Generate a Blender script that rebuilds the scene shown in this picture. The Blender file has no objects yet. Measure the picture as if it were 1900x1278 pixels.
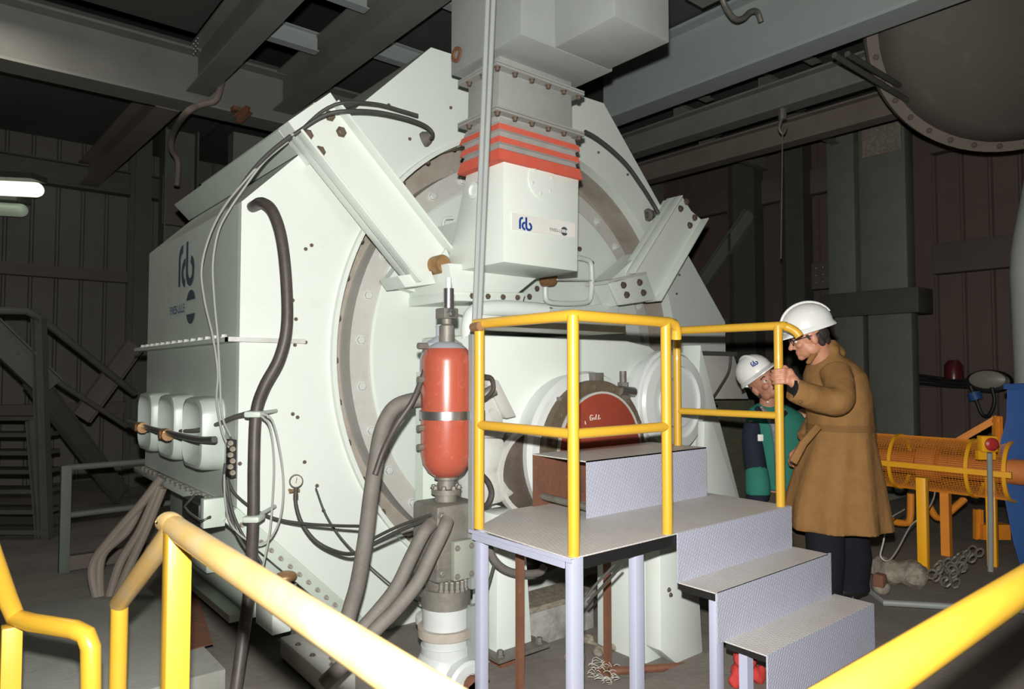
import bpy, bmesh, math, random
from mathutils import Vector as V, Matrix, Quaternion
random.seed(7)
S = bpy.context.scene
COL = S.collection
R = math.radians

# ------------------------------------------------------------------ camera
CAM_POS = V((0, 0, 1.55)); PITCH = R(2.27); YAW = R(39.52); FPX = 1285.0
cd = bpy.data.cameras.new('camera'); cam = bpy.data.objects.new('camera', cd); COL.objects.link(cam)
cd.sensor_width = 36; cd.lens = FPX / 1900 * 36
cam.location = CAM_POS; cam.rotation_euler = (R(90) + PITCH, 0, -YAW)
cd.clip_start = .05; cd.clip_end = 100
cd.dof.use_dof = True; cd.dof.focus_distance = 3.4; cd.dof.aperture_fstop = 4.5
S.camera = cam
# ------------------------------------------------------------------ world, lights, exposure
w = bpy.data.worlds.new('world'); S.world = w; w.use_nodes = True
w.node_tree.nodes['Background'].inputs[0].default_value = (1.0, .93, .82, 1)
w.node_tree.nodes['Background'].inputs[1].default_value = .035
S.view_settings.view_transform = 'Standard'; S.view_settings.look = 'None'
S.view_settings.exposure = 0.0; S.view_settings.gamma = 1.0
S.view_settings.use_curve_mapping = False

def light(name, kind, loc, power, color, **kw):
    l = bpy.data.lights.new(name, kind); l.energy = power; l.color = color
    for k, v in kw.items(): setattr(l, k, v)
    o = bpy.data.objects.new(name, l); COL.objects.link(o); o.location = loc
    return o
FW = V((math.sin(YAW) * math.cos(PITCH), math.cos(YAW) * math.cos(PITCH), math.sin(PITCH)))
RT = V((math.cos(YAW), -math.sin(YAW), 0)); UP = RT.cross(FW)
HF = V((math.sin(YAW), math.cos(YAW), 0))
# the photographer's flash, a hand above the lens
flash = light('camera_flash', 'SPOT', CAM_POS + V((0, 0, .17)) - RT * .01, 840, (1, .975, .94),
              spot_size=R(125), spot_blend=.6, shadow_soft_size=.025)
flash.rotation_euler = (R(92), 0, -YAW + R(3))
# weak fill lights added overhead, out of view
for p, e in (((3.0, .2, 4.9), 22), ((.2, 6.6, 4.6), 14), ((7.6, 1.5, 4.6), 16)):
    a = light('hall_fill', 'AREA', p, e, (1, .93, .8), shape='DISK', size=.8)

def ray(px, py): return FW + RT * ((px - 950) / FPX) - UP * ((py - 639) / FPX)
def _on(ax, px, py, v):
    r = ray(px, py); return CAM_POS + r * ((v - CAM_POS[ax]) / r[ax])
def X(px, py, v): return _on(0, px, py, v)
def Y(px, py, v): return _on(1, px, py, v)
def Z(px, py, v): return _on(2, px, py, v)
def D(px, py, d): return CAM_POS + ray(px, py) * d

# ------------------------------------------------------------------ materials
def mat(name, col, rough=.5, metal=0., col2=None, amt=.35, scale=3., bump=0., bscale=40., spec=.5,
        dust=None, dust_amt=0., emit=None, es=0., coat=0.):
    m = bpy.data.materials.new(name); m.use_nodes = True
    n = m.node_tree; b = n.nodes['Principled BSDF']
    b.inputs['Roughness'].default_value = rough; b.inputs['Metallic'].default_value = metal
    b.inputs['Specular IOR Level'].default_value = spec
    b.inputs['Coat Weight'].default_value = coat
    tc = n.nodes.new('ShaderNodeTexCoord')
    c1 = (*col, 1); c2 = (*(col2 or [c * .72 for c in col]), 1)
    nz = n.nodes.new('ShaderNodeTexNoise'); nz.inputs['Scale'].default_value = scale
    nz.inputs['Detail'].default_value = 8; nz.inputs['Roughness'].default_value = .65
    n.links.new(tc.outputs['Object'], nz.inputs['Vector'])
    rp = n.nodes.new('ShaderNodeValToRGB'); rp.color_ramp.elements[0].position = .42
    rp.color_ramp.elements[1].position = .75
    n.links.new(nz.outputs['Fac'], rp.inputs['Fac'])
    mx = n.nodes.new('ShaderNodeMix'); mx.data_type = 'RGBA'
    mul = n.nodes.new('ShaderNodeMath'); mul.operation = 'MULTIPLY'; mul.inputs[1].default_value = amt
    n.links.new(rp.outputs['Color'], mul.inputs[0]); n.links.new(mul.outputs[0], mx.inputs['Factor'])
    mx.inputs['A'].default_value = c1; mx.inputs['B'].default_value = c2
    out = mx.outputs['Result']
    if dust:
        n2 = n.nodes.new('ShaderNodeTexNoise'); n2.inputs['Scale'].default_value = scale * 5
        n2.inputs['Detail'].default_value = 10; n2.inputs['Roughness'].default_value = .75
        n.links.new(tc.outputs['Object'], n2.inputs['Vector'])
        r2 = n.nodes.new('ShaderNodeValToRGB'); r2.color_ramp.elements[0].position = .56
        r2.color_ramp.elements[1].position = .7
        n.links.new(n2.outputs['Fac'], r2.inputs['Fac'])
        m2 = n.nodes.new('ShaderNodeMix'); m2.data_type = 'RGBA'
        k = n.nodes.new('ShaderNodeMath'); k.operation = 'MULTIPLY'; k.inputs[1].default_value = dust_amt
        n.links.new(r2.outputs['Color'], k.inputs[0]); n.links.new(k.outputs[0], m2.inputs['Factor'])
        n.links.new(out, m2.inputs['A']); m2.inputs['B'].default_value = (*dust, 1)
        out = m2.outputs['Result']
    n.links.new(out, b.inputs['Base Color'])
    if bump:
        n3 = n.nodes.new('ShaderNodeTexNoise'); n3.inputs['Scale'].default_value = bscale
        n3.inputs['Detail'].default_value = 5
        n.links.new(tc.outputs['Object'], n3.inputs['Vector'])
        bp = n.nodes.new('ShaderNodeBump'); bp.inputs['Strength'].default_value = bump
        bp.inputs['Distance'].default_value = .01
        n.links.new(n3.outputs['Fac'], bp.inputs['Height']); n.links.new(bp.outputs[0], b.inputs['Normal'])
    if emit:
        b.inputs['Emission Color'].default_value = (*emit, 1); b.inputs['Emission Strength'].default_value = es
    return m

def tread_mat(name, col, col2, sx=34., strength=.6):
    """raised tear-drop pattern of tread plate"""
    m = mat(name, col, .5, .0, col2, .6, 5., 0, dust=(.45, .42, .36), dust_amt=.4)
    n = m.node_tree; b = n.nodes['Principled BSDF']
    tc = n.nodes.new('ShaderNodeTexCoord')
    mp = n.nodes.new('ShaderNodeMapping'); mp.inputs['Scale'].default_value = (1, 1, 1)
    n.links.new(tc.outputs['Object'], mp.inputs['Vector'])
    sep = n.nodes.new('ShaderNodeSeparateXYZ'); n.links.new(mp.outputs[0], sep.inputs[0])
    def mth(op, a, bb):
        k = n.nodes.new('ShaderNodeMath'); k.operation = op
        for i, q in enumerate((a, bb)):
            if q is None: continue
            if isinstance(q, (int, float)): k.inputs[i].default_value = q
            else: n.links.new(q, k.inputs[i])
        return k.outputs[0]
    yz = mth('ADD', sep.outputs['Y'], sep.outputs['Z'])
    s1 = mth('SINE', mth('MULTIPLY', mth('ADD', sep.outputs['X'], mth('MULTIPLY', yz, .35)), 6.283 * sx), None)
    s2 = mth('SINE', mth('MULTIPLY', mth('SUBTRACT', yz, mth('MULTIPLY', sep.outputs['X'], .35)), 6.283 * sx), None)
    p = mth('MULTIPLY', s1, s2)
    h = mth('MAXIMUM', mth('SUBTRACT', p, .25), 0.)
    bp = n.nodes.new('ShaderNodeBump'); bp.inputs['Strength'].default_value = strength; bp.inputs['Distance'].default_value = .012
    n.links.new(h, bp.inputs['Height']); n.links.new(bp.outputs[0], b.inputs['Normal'])
    # valleys between the raised drops are tinted darker
    old = b.inputs['Base Color'].links[0].from_socket
    mx = n.nodes.new('ShaderNodeMix'); mx.data_type = 'RGBA'
    f = mth('MULTIPLY', mth('SUBTRACT', 1., mth('MULTIPLY', h, 3.)), .22)
    f = mth('MAXIMUM', f, 0.)
    n.links.new(f, mx.inputs['Factor']); n.links.new(old, mx.inputs['A']); mx.inputs['B'].default_value = (.2, .2, .23, 1)
    n.links.new(mx.outputs['Result'], b.inputs['Base Color'])
    return m

M = dict(
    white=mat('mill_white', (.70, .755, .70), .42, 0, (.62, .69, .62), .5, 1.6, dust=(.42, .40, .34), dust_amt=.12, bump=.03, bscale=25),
    dusty=mat('mill_white_dusty', (.58, .60, .56), .6, 0, (.40, .38, .33), .7, 5, dust=(.25, .22, .17), dust_amt=.5),
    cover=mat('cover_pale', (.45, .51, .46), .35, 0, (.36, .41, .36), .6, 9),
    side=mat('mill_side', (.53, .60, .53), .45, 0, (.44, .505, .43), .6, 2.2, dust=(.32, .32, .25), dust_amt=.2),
    ring=mat('ring_dusty', (.38, .345, .295), .8, 0, (.24, .205, .16), .7, 3.5, dust=(.55, .50, .42), dust_amt=.5, bump=.15),
    ringl=mat('ring_light', (.54, .535, .50), .6, 0, (.42, .40, .35), .7, 3, dust=(.30, .26, .21), dust_amt=.35),
    galv=mat('duct_grey', (.30, .325, .315), .55, .15, (.24, .25, .235), .6, 3.5, dust=(.44, .30, .2), dust_amt=.3),
    neck=mat('neck_grey', (.30, .31, .29), .6, 0, (.24, .24, .22), .6, 4, dust=(.33, .27, .2), dust_amt=.3),
    redband=mat('bellows_red', (.62, .10, .06), .7, 0, (.5, .14, .1), .5, 9, dust=(.42, .35, .3), dust_amt=.4),
    greyband=mat('bellows_grey', (.33, .32, .30), .8, 0, (.25, .23, .2), .6, 9),
    yellow=mat('rail_yellow', (.66, .385, .035), .38, 0, (.62, .34, .025), .5, 3, dust=(.55, .36, .1), dust_amt=.25, coat=.2),
    yellowflash=mat('rail_yellow_overexposed', (.60, .40, .14), .5, 0, (.56, .45, .28), .9, 5, dust=(.60, .37, .07), dust_amt=.5, coat=.2),  # same rail paint made creamier: flash overexposure put into the colour
    yellowfar=mat('guard_yellow', (.85, .40, .012), .45, 0, (.75, .30, .01), .5, 4),
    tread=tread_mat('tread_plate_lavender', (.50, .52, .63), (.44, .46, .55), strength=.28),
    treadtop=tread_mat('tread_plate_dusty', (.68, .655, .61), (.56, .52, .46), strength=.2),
    lav=mat('stair_lavender', (.43, .45, .57), .5, 0, (.38, .40, .48), .5, 4, dust=(.3, .27, .24), dust_amt=.2),
    rust=mat('rust', (.18, .075, .04), .85, 0, (.09, .045, .03), .7, 6, dust=(.34, .17, .1), dust_amt=.4, bump=.3),
    black=mat('black', (.012, .012, .012), .5, 0),
    rubber=mat('hose_rubber', (.055, .045, .04), .5, 0, (.11, .095, .08), .6, 9, dust=(.2, .17, .14), dust_amt=.3),
    rubberd=mat('hose_dusty', (.15, .138, .12), .7, 0, (.10, .088, .075), .7, 12, dust=(.27, .245, .21), dust_amt=.4),
    cable=mat('cable_black', (.05, .05, .045), .6, 0),
    cableg=mat('cable_grey', (.33, .34, .31), .6, 0),
    accred=mat('accumulator_red', (.37, .078, .045), .32, 0, (.33, .09, .055), .6, 6, dust=(.62, .28, .2), dust_amt=.3, coat=.25),
    discred=mat('end_cap_red', (.33, .055, .03), .55, 0, (.22, .05, .03), .7, 6, dust=(.15, .05, .03), dust_amt=.4),
    steel=mat('steel', (.42, .42, .42), .3, .9, (.3, .3, .28), .5, 8),
    steeld=mat('dirty_steel', (.20, .19, .165), .55, .3, (.11, .095, .075), .8, 12, dust=(.3, .27, .22), dust_amt=.5, bump=.2),
    bolt=mat('bolt_brown', (.16, .12, .09), .6, .4, (.07, .05, .04), .6, 20),
    boltp=mat('bolt_painted', (.60, .62, .58), .5, 0),
    brass=mat('brass', (.38, .22, .1), .45, .5, (.2, .1, .04), .6, 20),
    beam=mat('beam_grey', (.18, .185, .17), .6, 0, (.12, .12, .105), .6, 1.6, dust=(.22, .14, .08), dust_amt=.35),
    beamb=mat('beam_brown', (.20, .17, .14), .7, 0, (.13, .10, .08), .6, 2, dust=(.25, .14, .08), dust_amt=.3),
    beaml=mat('beam_light', (.33, .37, .36), .55, 0, (.28, .31, .30), .5, 1.3, dust=(.2, .17, .12), dust_amt=.2),
    wall=mat('wall_sheet', (.115, .082, .066), .7, 0, (.085, .062, .05), .5, 1.2),
    wallg=mat('wall_sheet_left', (.125, .115, .10), .7, 0, (.09, .085, .075), .5, 1.2),
    girt=mat('girt', (.11, .09, .075), .7, 0, (.08, .065, .055), .5, 2),
    column=mat('column_green_grey', (.16, .17, .14), .65, 0, (.11, .12, .095), .7, 3, dust=(.26, .25, .2), dust_amt=.2),
    ceil=mat('deck_underside', (.07, .075, .068), .8, 0, (.05, .055, .05), .5, 2),
    floor=mat('floor_concrete', (.22, .20, .175), .85, 0, (.12, .105, .09), .8, 2.2, dust=(.26, .235, .2), dust_amt=.5, bump=.4, bscale=18),
    deck=mat('raised_floor', (.20, .18, .155), .8, 0, (.12, .105, .085), .7, 2.5, dust=(.2, .17, .13), dust_amt=.5, bump=.3),
    plinth=mat('plinth_concrete', (.30, .31, .28), .85, 0, (.22, .22, .19), .6, 3, dust=(.16, .12, .09), dust_amt=.4, bump=.2),
    cone=mat('duct_brown', (.10, .09, .075), .7, 0, (.09, .078, .062), .7, 1.5, dust=(.2, .17, .14), dust_amt=.3),
    dark=mat('far_steel', (.075, .075, .065), .7, 0, (.05, .05, .043), .6, 4),
    darkg=mat('far_green_steel', (.10, .12, .095), .7, 0, (.07, .08, .06), .6, 4),
    blue=mat('machine_blue', (.04, .11, .32), .5, 0, (.03, .07, .22), .5, 3),
    palewhite=mat('tank_white', (.50, .54, .52), .5, 0, (.42, .45, .43), .5, 3),
    orange=mat('guard_orange', (.78, .27, .02), .55, 0, (.6, .18, .02), .6, 6, dust=(.2, .12, .06), dust_amt=.4),
    blueletter=mat('letter_blue', (.015, .06, .26), .5, 0, amt=.1),
    greyletter=mat('letter_grey', (.055, .085, .10), .55, 0, amt=.2),
    paletext=mat('letter_pale', (.22, .24, .22), .6, 0, amt=.2),
    sign=mat('sign_white', (.74, .73, .69), .4, 0, amt=.1),
    chalk=mat('chalk', (.75, .70, .62), .9, 0, amt=.2),
    tube=mat('tube_glow', (.9, .95, .85), .4, 0, emit=(.92, 1.0, .80), es=1.25),
    tubedim=mat('tube_reflector', (.35, .40, .33), .4, 0, emit=(.8, .95, .7), es=.12),
    farlamp=mat('far_lamp', (.9, .95, .85), .4, 0, emit=(.95, 1.0, .85), es=1.0),
    helmet=mat('helmet_white', (.76, .77, .74), .28, 0, (.72, .73, .7), .3, 3, coat=.3),
    skin=mat('skin', (.50, .235, .14), .5, 0, (.44, .18, .11), .5, 14),
    skinb=mat('skin_b', (.44, .21, .13), .5, 0, (.38, .15, .1), .5, 14),
    hair=mat('hair_dark', (.035, .025, .022), .6, 0),
    coat=mat('coat_camel', (.26, .138, .05), .9, 0, (.20, .104, .036), .8, 11, bump=.9, bscale=13, spec=.15),
    coatd=mat('coat_camel_dark', (.19, .098, .036), .9, 0, (.16, .085, .03), .6, 7, spec=.15),
    trousers=mat('trousers_dark', (.012, .013, .018), .9, 0, spec=.2),
    jeans=mat('jeans', (.05, .07, .13), .9, 0, spec=.2),
    brown=mat('trousers_brown', (.06, .045, .03), .9, 0, spec=.2),
    green=mat('jacket_green', (.028, .17, .125), .8, 0, (.02, .13, .1), .5, 9, spec=.2),
    navy=mat('jacket_navy', (.014, .018, .032), .8, 0, spec=.2),
    scarf=mat('scarf', (.16, .13, .13), .9, 0, (.5, .42, .4), 1., 60, spec=.1),
    shirt=mat('shirt_check', (.22, .26, .3), .9, 0, (.06, .07, .1), 1., 55, spec=.1),
    eye=mat('eye_white', (.7, .68, .64), .2), iris=mat('iris', (.03, .02, .015), .2),
    lip=mat('lip', (.36, .12, .09), .5),
    redcloth=mat('red_cloth', (.42, .03, .025), .85, 0, (.25, .02, .02), .7, 12),
    redbtn=mat('stop_red', (.42, .03, .03), .4),
    glass=mat('gauge_face', (.62, .62, .55), .3),
    lampface=mat('floodlight_face', (.30, .28, .22), .4),
    debris=mat('debris', (.20, .17, .13), .9, 0, (.4, .37, .3), .8, 30),
    wire=mat('pale_wire', (.5, .48, .42), .6),
    flangebrown=mat('flange_brown', (.16, .125, .085), .6, .2, (.09, .068, .045), .8, 10, dust=(.3, .27, .2), dust_amt=.35, bump=.2),
    ram=mat('ram_white', (.50, .53, .52), .45, 0, (.42, .44, .42), .6, 6, dust=(.3, .27, .22), dust_amt=.4),
    white2=mat('housing_white', (.66, .70, .68), .35, 0, (.58, .62, .6), .5, 4, dust=(.38, .36, .3), dust_amt=.2, coat=.2),
)

# ------------------------------------------------------------------ mesh helpers
WL = {}          # world location of each parent
def frame(d):
    d = d.normalized(); a = V((0, 0, 1)) if abs(d.z) < .9 else V((1, 0, 0))
    u = d.cross(a).normalized(); return u, u.cross(d).normalized()

def spline(pts, k=6):
    pts = [V(p) for p in pts]
    if len(pts) < 3: return pts
    out = []
    P = [pts[0] * 2 - pts[1]] + pts + [pts[-1] * 2 - pts[-2]]
    for i in range(1, len(P) - 2):
        a, b, c, d = P[i - 1:i + 3]
        for j in range(k):
            t = j / k
            out.append(.5 * ((2 * b) + (c - a) * t + (2 * a - 5 * b + 4 * c - d) * t * t + (3 * b - a - 3 * c + d) * t ** 3))
    out.append(pts[-1]); return out

class MB:
    def __init__(s): s.v = []; s.f = []; s.m = []; s.mi = 0
    def _add(s, vs, fs):
        o = len(s.v); s.v += [V(p) for p in vs]; s.f += [tuple(i + o for i in f) for f in fs]; s.m += [s.mi] * len(fs)
        return s
    def box(s, a, b):
        x0, y0, z0 = a; x1, y1, z1 = b
        vs = [(x, y, z) for z in (z0, z1) for y in (y0, y1) for x in (x0, x1)]
        return s._add(vs, [(0, 2, 3, 1), (4, 5, 7, 6), (0, 1, 5, 4), (2, 6, 7, 3), (0, 4, 6, 2), (1, 3, 7, 5)])
    def obox(s, c, ax, ay, az):                     # oriented box from half-axis vectors
        c = V(c); vs = [c + ax * i + ay * j + az * k for k in (-1, 1) for j in (-1, 1) for i in (-1, 1)]
        return s._add(vs, [(0, 2, 3, 1), (4, 5, 7, 6), (0, 1, 5, 4), (2, 6, 7, 3), (0, 4, 6, 2), (1, 3, 7, 5)])
    def prism(s, poly, vec):
        poly = [V(p) for p in poly]; vec = V(vec); n = len(poly)
        fs = [tuple(range(n)), tuple(range(2 * n - 1, n - 1, -1))]
        fs += [(i, i + n, (i + 1) % n + n, (i + 1) % n) for i in range(n)]
        return s._add(poly + [p + vec for p in poly], fs)
    def tube(s, pts, r, n=12, k=0, caps=True):
        pts = spline(pts, k) if k else [V(p) for p in pts]
        N = len(pts); rr = r if hasattr(r, '__len__') else [r] * N
        if len(rr) != N:
            rr = [rr[min(len(rr) - 1, int(i / (N - 1) * (len(rr) - 1)))] * (1 - ((i / (N - 1) * (len(rr) - 1)) % 1)) +
                  rr[min(len(rr) - 1, int(i / (N - 1) * (len(rr) - 1)) + 1)] * ((i / (N - 1) * (len(rr) - 1)) % 1) for i in range(N)]
        u = None; vs = []
        for i, p in enumerate(pts):
            t = (pts[min(i + 1, N - 1)] - pts[max(i - 1, 0)]).normalized()
            if u is None: u, _ = frame(t)
            u = (u - t * u.dot(t)).normalized(); w_ = t.cross(u)
            vs += [p + (u * math.cos(a) + w_ * math.sin(a)) * rr[i] for a in [2 * math.pi * j / n for j in range(n)]]
        fs = [(i * n + j, i * n + (j + 1) % n, (i + 1) * n + (j + 1) % n, (i + 1) * n + j) for i in range(N - 1) for j in range(n)]
        if caps: fs += [tuple(range(n - 1, -1, -1)), tuple(range((N - 1) * n, N * n))]
        return s._add(vs, fs)
    def cyl(s, a, b, r, r2=None, n=24): return s.tube([a, b], [r, r if r2 is None else r2], n)
    def lathe(s, prof, o, ax, n=40, a0=0, a1=None, nocap=False):         # prof = [(r, t)] along axis
        o = V(o); ax = V(ax).normalized(); u, w_ = frame(ax); full = a1 is None
        a1 = 2 * math.pi if full else a1; m = n if full else n + 1
        vs = []
        for r, t in prof:
            vs += [o + ax * t + (u * math.cos(a) + w_ * math.sin(a)) * max(r, 1e-4) for a in [a0 + (a1 - a0) * j / n for j in range(m)]]
        fs = []
        for i in range(len(prof) - 1):
            for j in range(n):
                k = (j + 1) % m if full else j + 1
                fs.append((i * m + j, i * m + k, (i + 1) * m + k, (i + 1) * m + j))
        if full and not nocap:
            if prof[0][0] > 1e-3: fs.append(tuple(range(m - 1, -1, -1)))
            if prof[-1][0] > 1e-3: fs.append(tuple(range((len(prof) - 1) * m, len(prof) * m)))
        return s._add(vs, fs)
    def ring(s, ro, ri, t0, t1, o, ax, n=64, outer=None):
        return s.lathe([(ri, t0), (ro, t0), (ro, t1), (ri, t1), (ri, t0)], o, ax, n, nocap=True)
    def ell(s, c, rx, ry, rz, ax=None, n=18, m=12):
        c = V(c); ax = ax or (V((1, 0, 0)), V((0, 1, 0)), V((0, 0, 1)))
        vs = []; fs = []
        for i in range(m + 1):
            th = math.pi * i / m
            for j in range(n):
                ph = 2 * math.pi * j / n
                vs.append(c + ax[0] * (rx * math.sin(th) * math.cos(ph)) + ax[1] * (ry * math.sin(th) * math.sin(ph)) + ax[2] * (rz * math.cos(th)))
        for i in range(m):
            for j in range(n):
                fs.append((i * n + j, (i + 1) * n + j, (i + 1) * n + (j + 1) % n, i * n + (j + 1) % n))
        return s._add(vs, fs)
    def cap(s, a, b, ra, rb, n=14):                  # tapered capsule
        a = V(a); b = V(b); d = (b - a)
        if d.length < 1e-5: return s.ell(a, ra, ra, ra)
        s.tube([a, b], [ra, rb], n, caps=True); s.ell(a, ra, ra, ra, n=n, m=8); s.ell(b, rb, rb, rb, n=n, m=8); return s
    def beam(s, a, b, up, h, wd, tf=.014, tw=.01, kind='I'):
        """rolled section from a to b; up = direction of the web height"""
        a = V(a); b = V(b); d = (b - a); L = d.length; d.normalize()
        up = (V(up) - d * V(up).dot(d)).normalized(); sd = d.cross(up)
        c = (a + b) / 2; off = sd * (wd / 2 - tw / 2) if kind == 'C' else V((0, 0, 0))
        s.obox(c - off, d * L / 2, sd * tw / 2, up * (h / 2 - tf))
        for g in (-1, 1): s.obox(c + up * g * (h / 2 - tf / 2), d * L / 2, sd * wd / 2, up * tf / 2)
        return s
    def loft(s, rings, cap=True):
        n = len(rings[0]); N = len(rings)
        vs = [p for r in rings for p in r]
        fs = [(i * n + j, i * n + (j + 1) % n, (i + 1) * n + (j + 1) % n, (i + 1) * n + j) for i in range(N - 1) for j in range(n)]
        if cap: fs += [tuple(range(n - 1, -1, -1)), tuple(range((N - 1) * n, N * n))]
        return s._add(vs, fs)
    def build(s, name, m, parent=None, bevel=0., sharp=35, smooth=True, weld=True):
        mats = m if isinstance(m, (list, tuple)) else [m]
        xs = [p.x for p in s.v]; ys = [p.y for p in s.v]; zs = [p.z for p in s.v]
        org = V(((min(xs) + max(xs)) / 2, (min(ys) + max(ys)) / 2, min(zs)))
        me = bpy.data.meshes.new(name); me.from_pydata([p - org for p in s.v], [], s.f); me.update()
        for i, p in enumerate(me.polygons): p.material_index = s.m[i]
        for k in mats: me.materials.append(k)
        bm = bmesh.new(); bm.from_mesh(me)
        if weld: bmesh.ops.remove_doubles(bm, verts=bm.verts, dist=1e-5)
        bmesh.ops.recalc_face_normals(bm, faces=bm.faces)
        if bevel:
            es = [e for e in bm.edges if len(e.link_faces) == 2 and e.calc_face_angle(0) > R(30)]
            bmesh.ops.bevel(bm, geom=es, offset=bevel, segments=2, affect='EDGES', profile=.5, clamp_overlap=True)
        for f in bm.faces: f.smooth = smooth
        for e in bm.edges:
            if len(e.link_faces) != 2 or e.calc_face_angle(0) > R(sharp): e.smooth = False
        bm.to_mesh(me); bm.free()
        o = bpy.data.objects.new(name, me); COL.objects.link(o)
        if parent: o.parent = parent; o.location = org - WL[parent.name]
        else: o.location = org
        WL[o.name] = org
        return o

def tag(o, label=None, cat=None, group=None, kind=None):
    if label: o['label'] = label
    if cat: o['category'] = cat
    if group: o['group'] = group
    if kind: o['kind'] = kind
    return o
def thing(name, label, cat, loc=(0, 0, 0), group=None):
    o = bpy.data.objects.new(name, None); COL.objects.link(o); o.location = loc; o.empty_display_size = .1
    WL[o.name] = V(loc); return tag(o, label, cat, group)
def struct(name, mb, m, **kw): return tag(mb.build(name, m, **kw), kind='structure')
def instance(src, loc, parent=None, rot=None):
    c = src.copy(); COL.objects.link(c); c.parent = parent
    c.location = V(loc) - (WL[parent.name] if parent else V((0, 0, 0)))
    if rot is not None: c.rotation_euler = rot
    WL[c.name] = V(loc); return c
_boltm = {}
def bolts(parent, pts, nrm, r=.016, h=.014, m=None, name='bolt'):
    """hexagon heads at pts (world), each its own child"""
    m = m or M['bolt']; key = (round(r, 4), m.name, tuple(round(c, 2) for c in V(nrm)))
    nrm = V(nrm).normalized()
    for p in pts:
        if key not in _boltm:
            mb = MB(); mb.lathe([(r * 1.35, 0), (r * 1.35, h * .25), (r, h * .25), (r * .98, h * .9), (r * .8, h), (0, h)], V(p), nrm, 6)
            o = mb.build(name, m, parent, sharp=20); _boltm[key] = (o, WL[o.name] - V(p))
        else:
            src, off = _boltm[key]; o = instance(src, V(p) + off, parent); o.name = name
    return

# ================================================================== THE HALL
YW, XW, ZC = 11.6, 9.6, 4.75
def corrugated(a, b, z0, z1, inward, pitch=.30, depth=.035):
    """ribbed sheet wall standing on the line a-b"""
    a = V(a); b = V(b); L = (b - a).length; d = (b - a) / L; inn = V(inward)
    mb = MB(); n = int(L / pitch); prof = []
    for i in range(n):
        t = i * pitch
        prof += [(t, 0), (t + .20, 0), (t + .215, depth), (t + .24, depth), (t + .255, 0)]
    prof.append((L, 0))
    lo = [a + d * t + inn * q + V((0, 0, z0)) for t, q in prof]; hi = [a + d * t + inn * q + V((0, 0, z1)) for t, q in prof]
    k = len(lo); mb._add(lo + hi, [(i, i + 1, i + 1 + k, i + k) for i in range(k - 1)])
    back = [a - inn * .1 + V((0, 0, z0)), b - inn * .1 + V((0, 0, z0)), b - inn * .1 + V((0, 0, z1)), a - inn * .1 + V((0, 0, z1))]
    mb._add(back, [(0, 1, 2, 3)]); return mb
struct('wall_back', corrugated((-3.2, YW, 0), (XW, YW, 0), 0, 6.6, (0, -1, 0)), M['wallg'])
struct('wall_right', corrugated((XW, YW, 0), (XW, -2.4, 0), 0, 6.6, (-1, 0, 0)), M['wall'])
struct('wall_left', MB().box((-3.3, -2.4, 0), (-3.2, YW, 6.6)), M['wallg'])
struct('wall_front', MB().box((-3.2, -2.5, 0), (XW, -2.4, 6.6)), M['wallg'])
struct('floor', MB().box((-3.2, -2.4, -.1), (XW, YW, 0)), M['floor'])
dk = MB().prism([(2.33, -2.3, 0), (XW - .12, -2.3, 0), (XW - .12, 3.2, 0), (4.35, 3.2, 0), (4.35, 2.06, 0), (2.33, 2.06, 0)], (0, 0, .17))
struct('floor', dk, M['deck'])
cm = MB()
cm.box((-3.2, -2.4, 6.55), (XW, YW, 6.65))
struct('ceiling', cm, M['ceil'])
# floor plates of the storey above, carried by the beams
for x0, x1, y0, y1, z in ((-3.1, 1.85, -2.3, 7.1, 4.86), (1.95, 2.2, -2.3, 7.1, 4.86), (2.85, 9.4, -2.3, 11.4, 4.86), (-3.1, 2.75, 7.3, 11.4, 4.80)):
    o = MB().box((x0, y0, z), (x1, y1, z + .05)).build('floor_plate', M['ceil'])
    tag(o, dict(zip((1.85, 2.2, 9.4, 2.75), ('dark chequered floor plate overhead at the upper left, in front of the cross beam', 'narrow dark floor plate overhead between the two left roof beams',
        'large dark floor plate overhead above the right-hand beams', 'dark floor plate overhead beyond the big left cross beam')))[x1], 'floor plate', 'plates of the floor above', 'structure')

def beam(name, label, a, b, h, wd, m, kind='I', cat='beam', group='overhead steel beams', tf=.02, tw=.012):
    o = MB().beam(a, b, (0, 0, 1), h, wd, tf, tw, kind).build(name, m); return tag(o, label, cat, group)
# big cross beam (left), bottom flange at z 4.2
beam('ceiling_beam', 'heavy grey I-beam crossing the upper left above and behind the white mill', (-3.1, 7.35, 4.48), (9.4, 7.35, 4.48), .56, .32, M['beam'], tf=.025)
b1 = beam('ceiling_beam', 'rust-spotted overhead I-beam left of the mill, first of the two that meet the cross beam', (1.93, -1.9, 4.56), (1.93, 7.3, 4.56), .44, .22, M['beam'])
b2 = beam('ceiling_beam', 'overhead I-beam just above the mill\'s left shoulder, second of the two that meet the cross beam', (2.80, 3.46, 4.56), (2.80, 7.3, 4.56), .40, .22, M['beam'])
beam('ceiling_beam', 'large pale grey beam running across the upper right beside the grey duct', (5.45, -2.0, 4.52), (5.45, 5.05, 4.52), .64, .26, M['beaml'], tf=.03)
beam('ceiling_beam', 'second long grey beam of the upper right, just below the large pale one', (6.52, 2.7, 4.34), (6.52, 7.2, 4.34), .28, .2, M['beam'])
beam('ceiling_beam', 'third brownish beam of the upper right, lowest in the photo', (7.58, 2.7, 4.34), (7.58, 7.2, 4.34), .28, .2, M['beamb'])
beam('ceiling_beam', 'brown overhead beam at upper left running back to the far wall', (1.7, 7.5, 4.36), (1.55, 11.45, 4.36), .34, .22, M['beamb'])
beam('ceiling_beam', 'dark cross beam lying along the top of the far left wall', (-3.1, 11.35, 4.30), (9.4, 11.35, 4.30), .34, .2, M['dark'])
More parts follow.
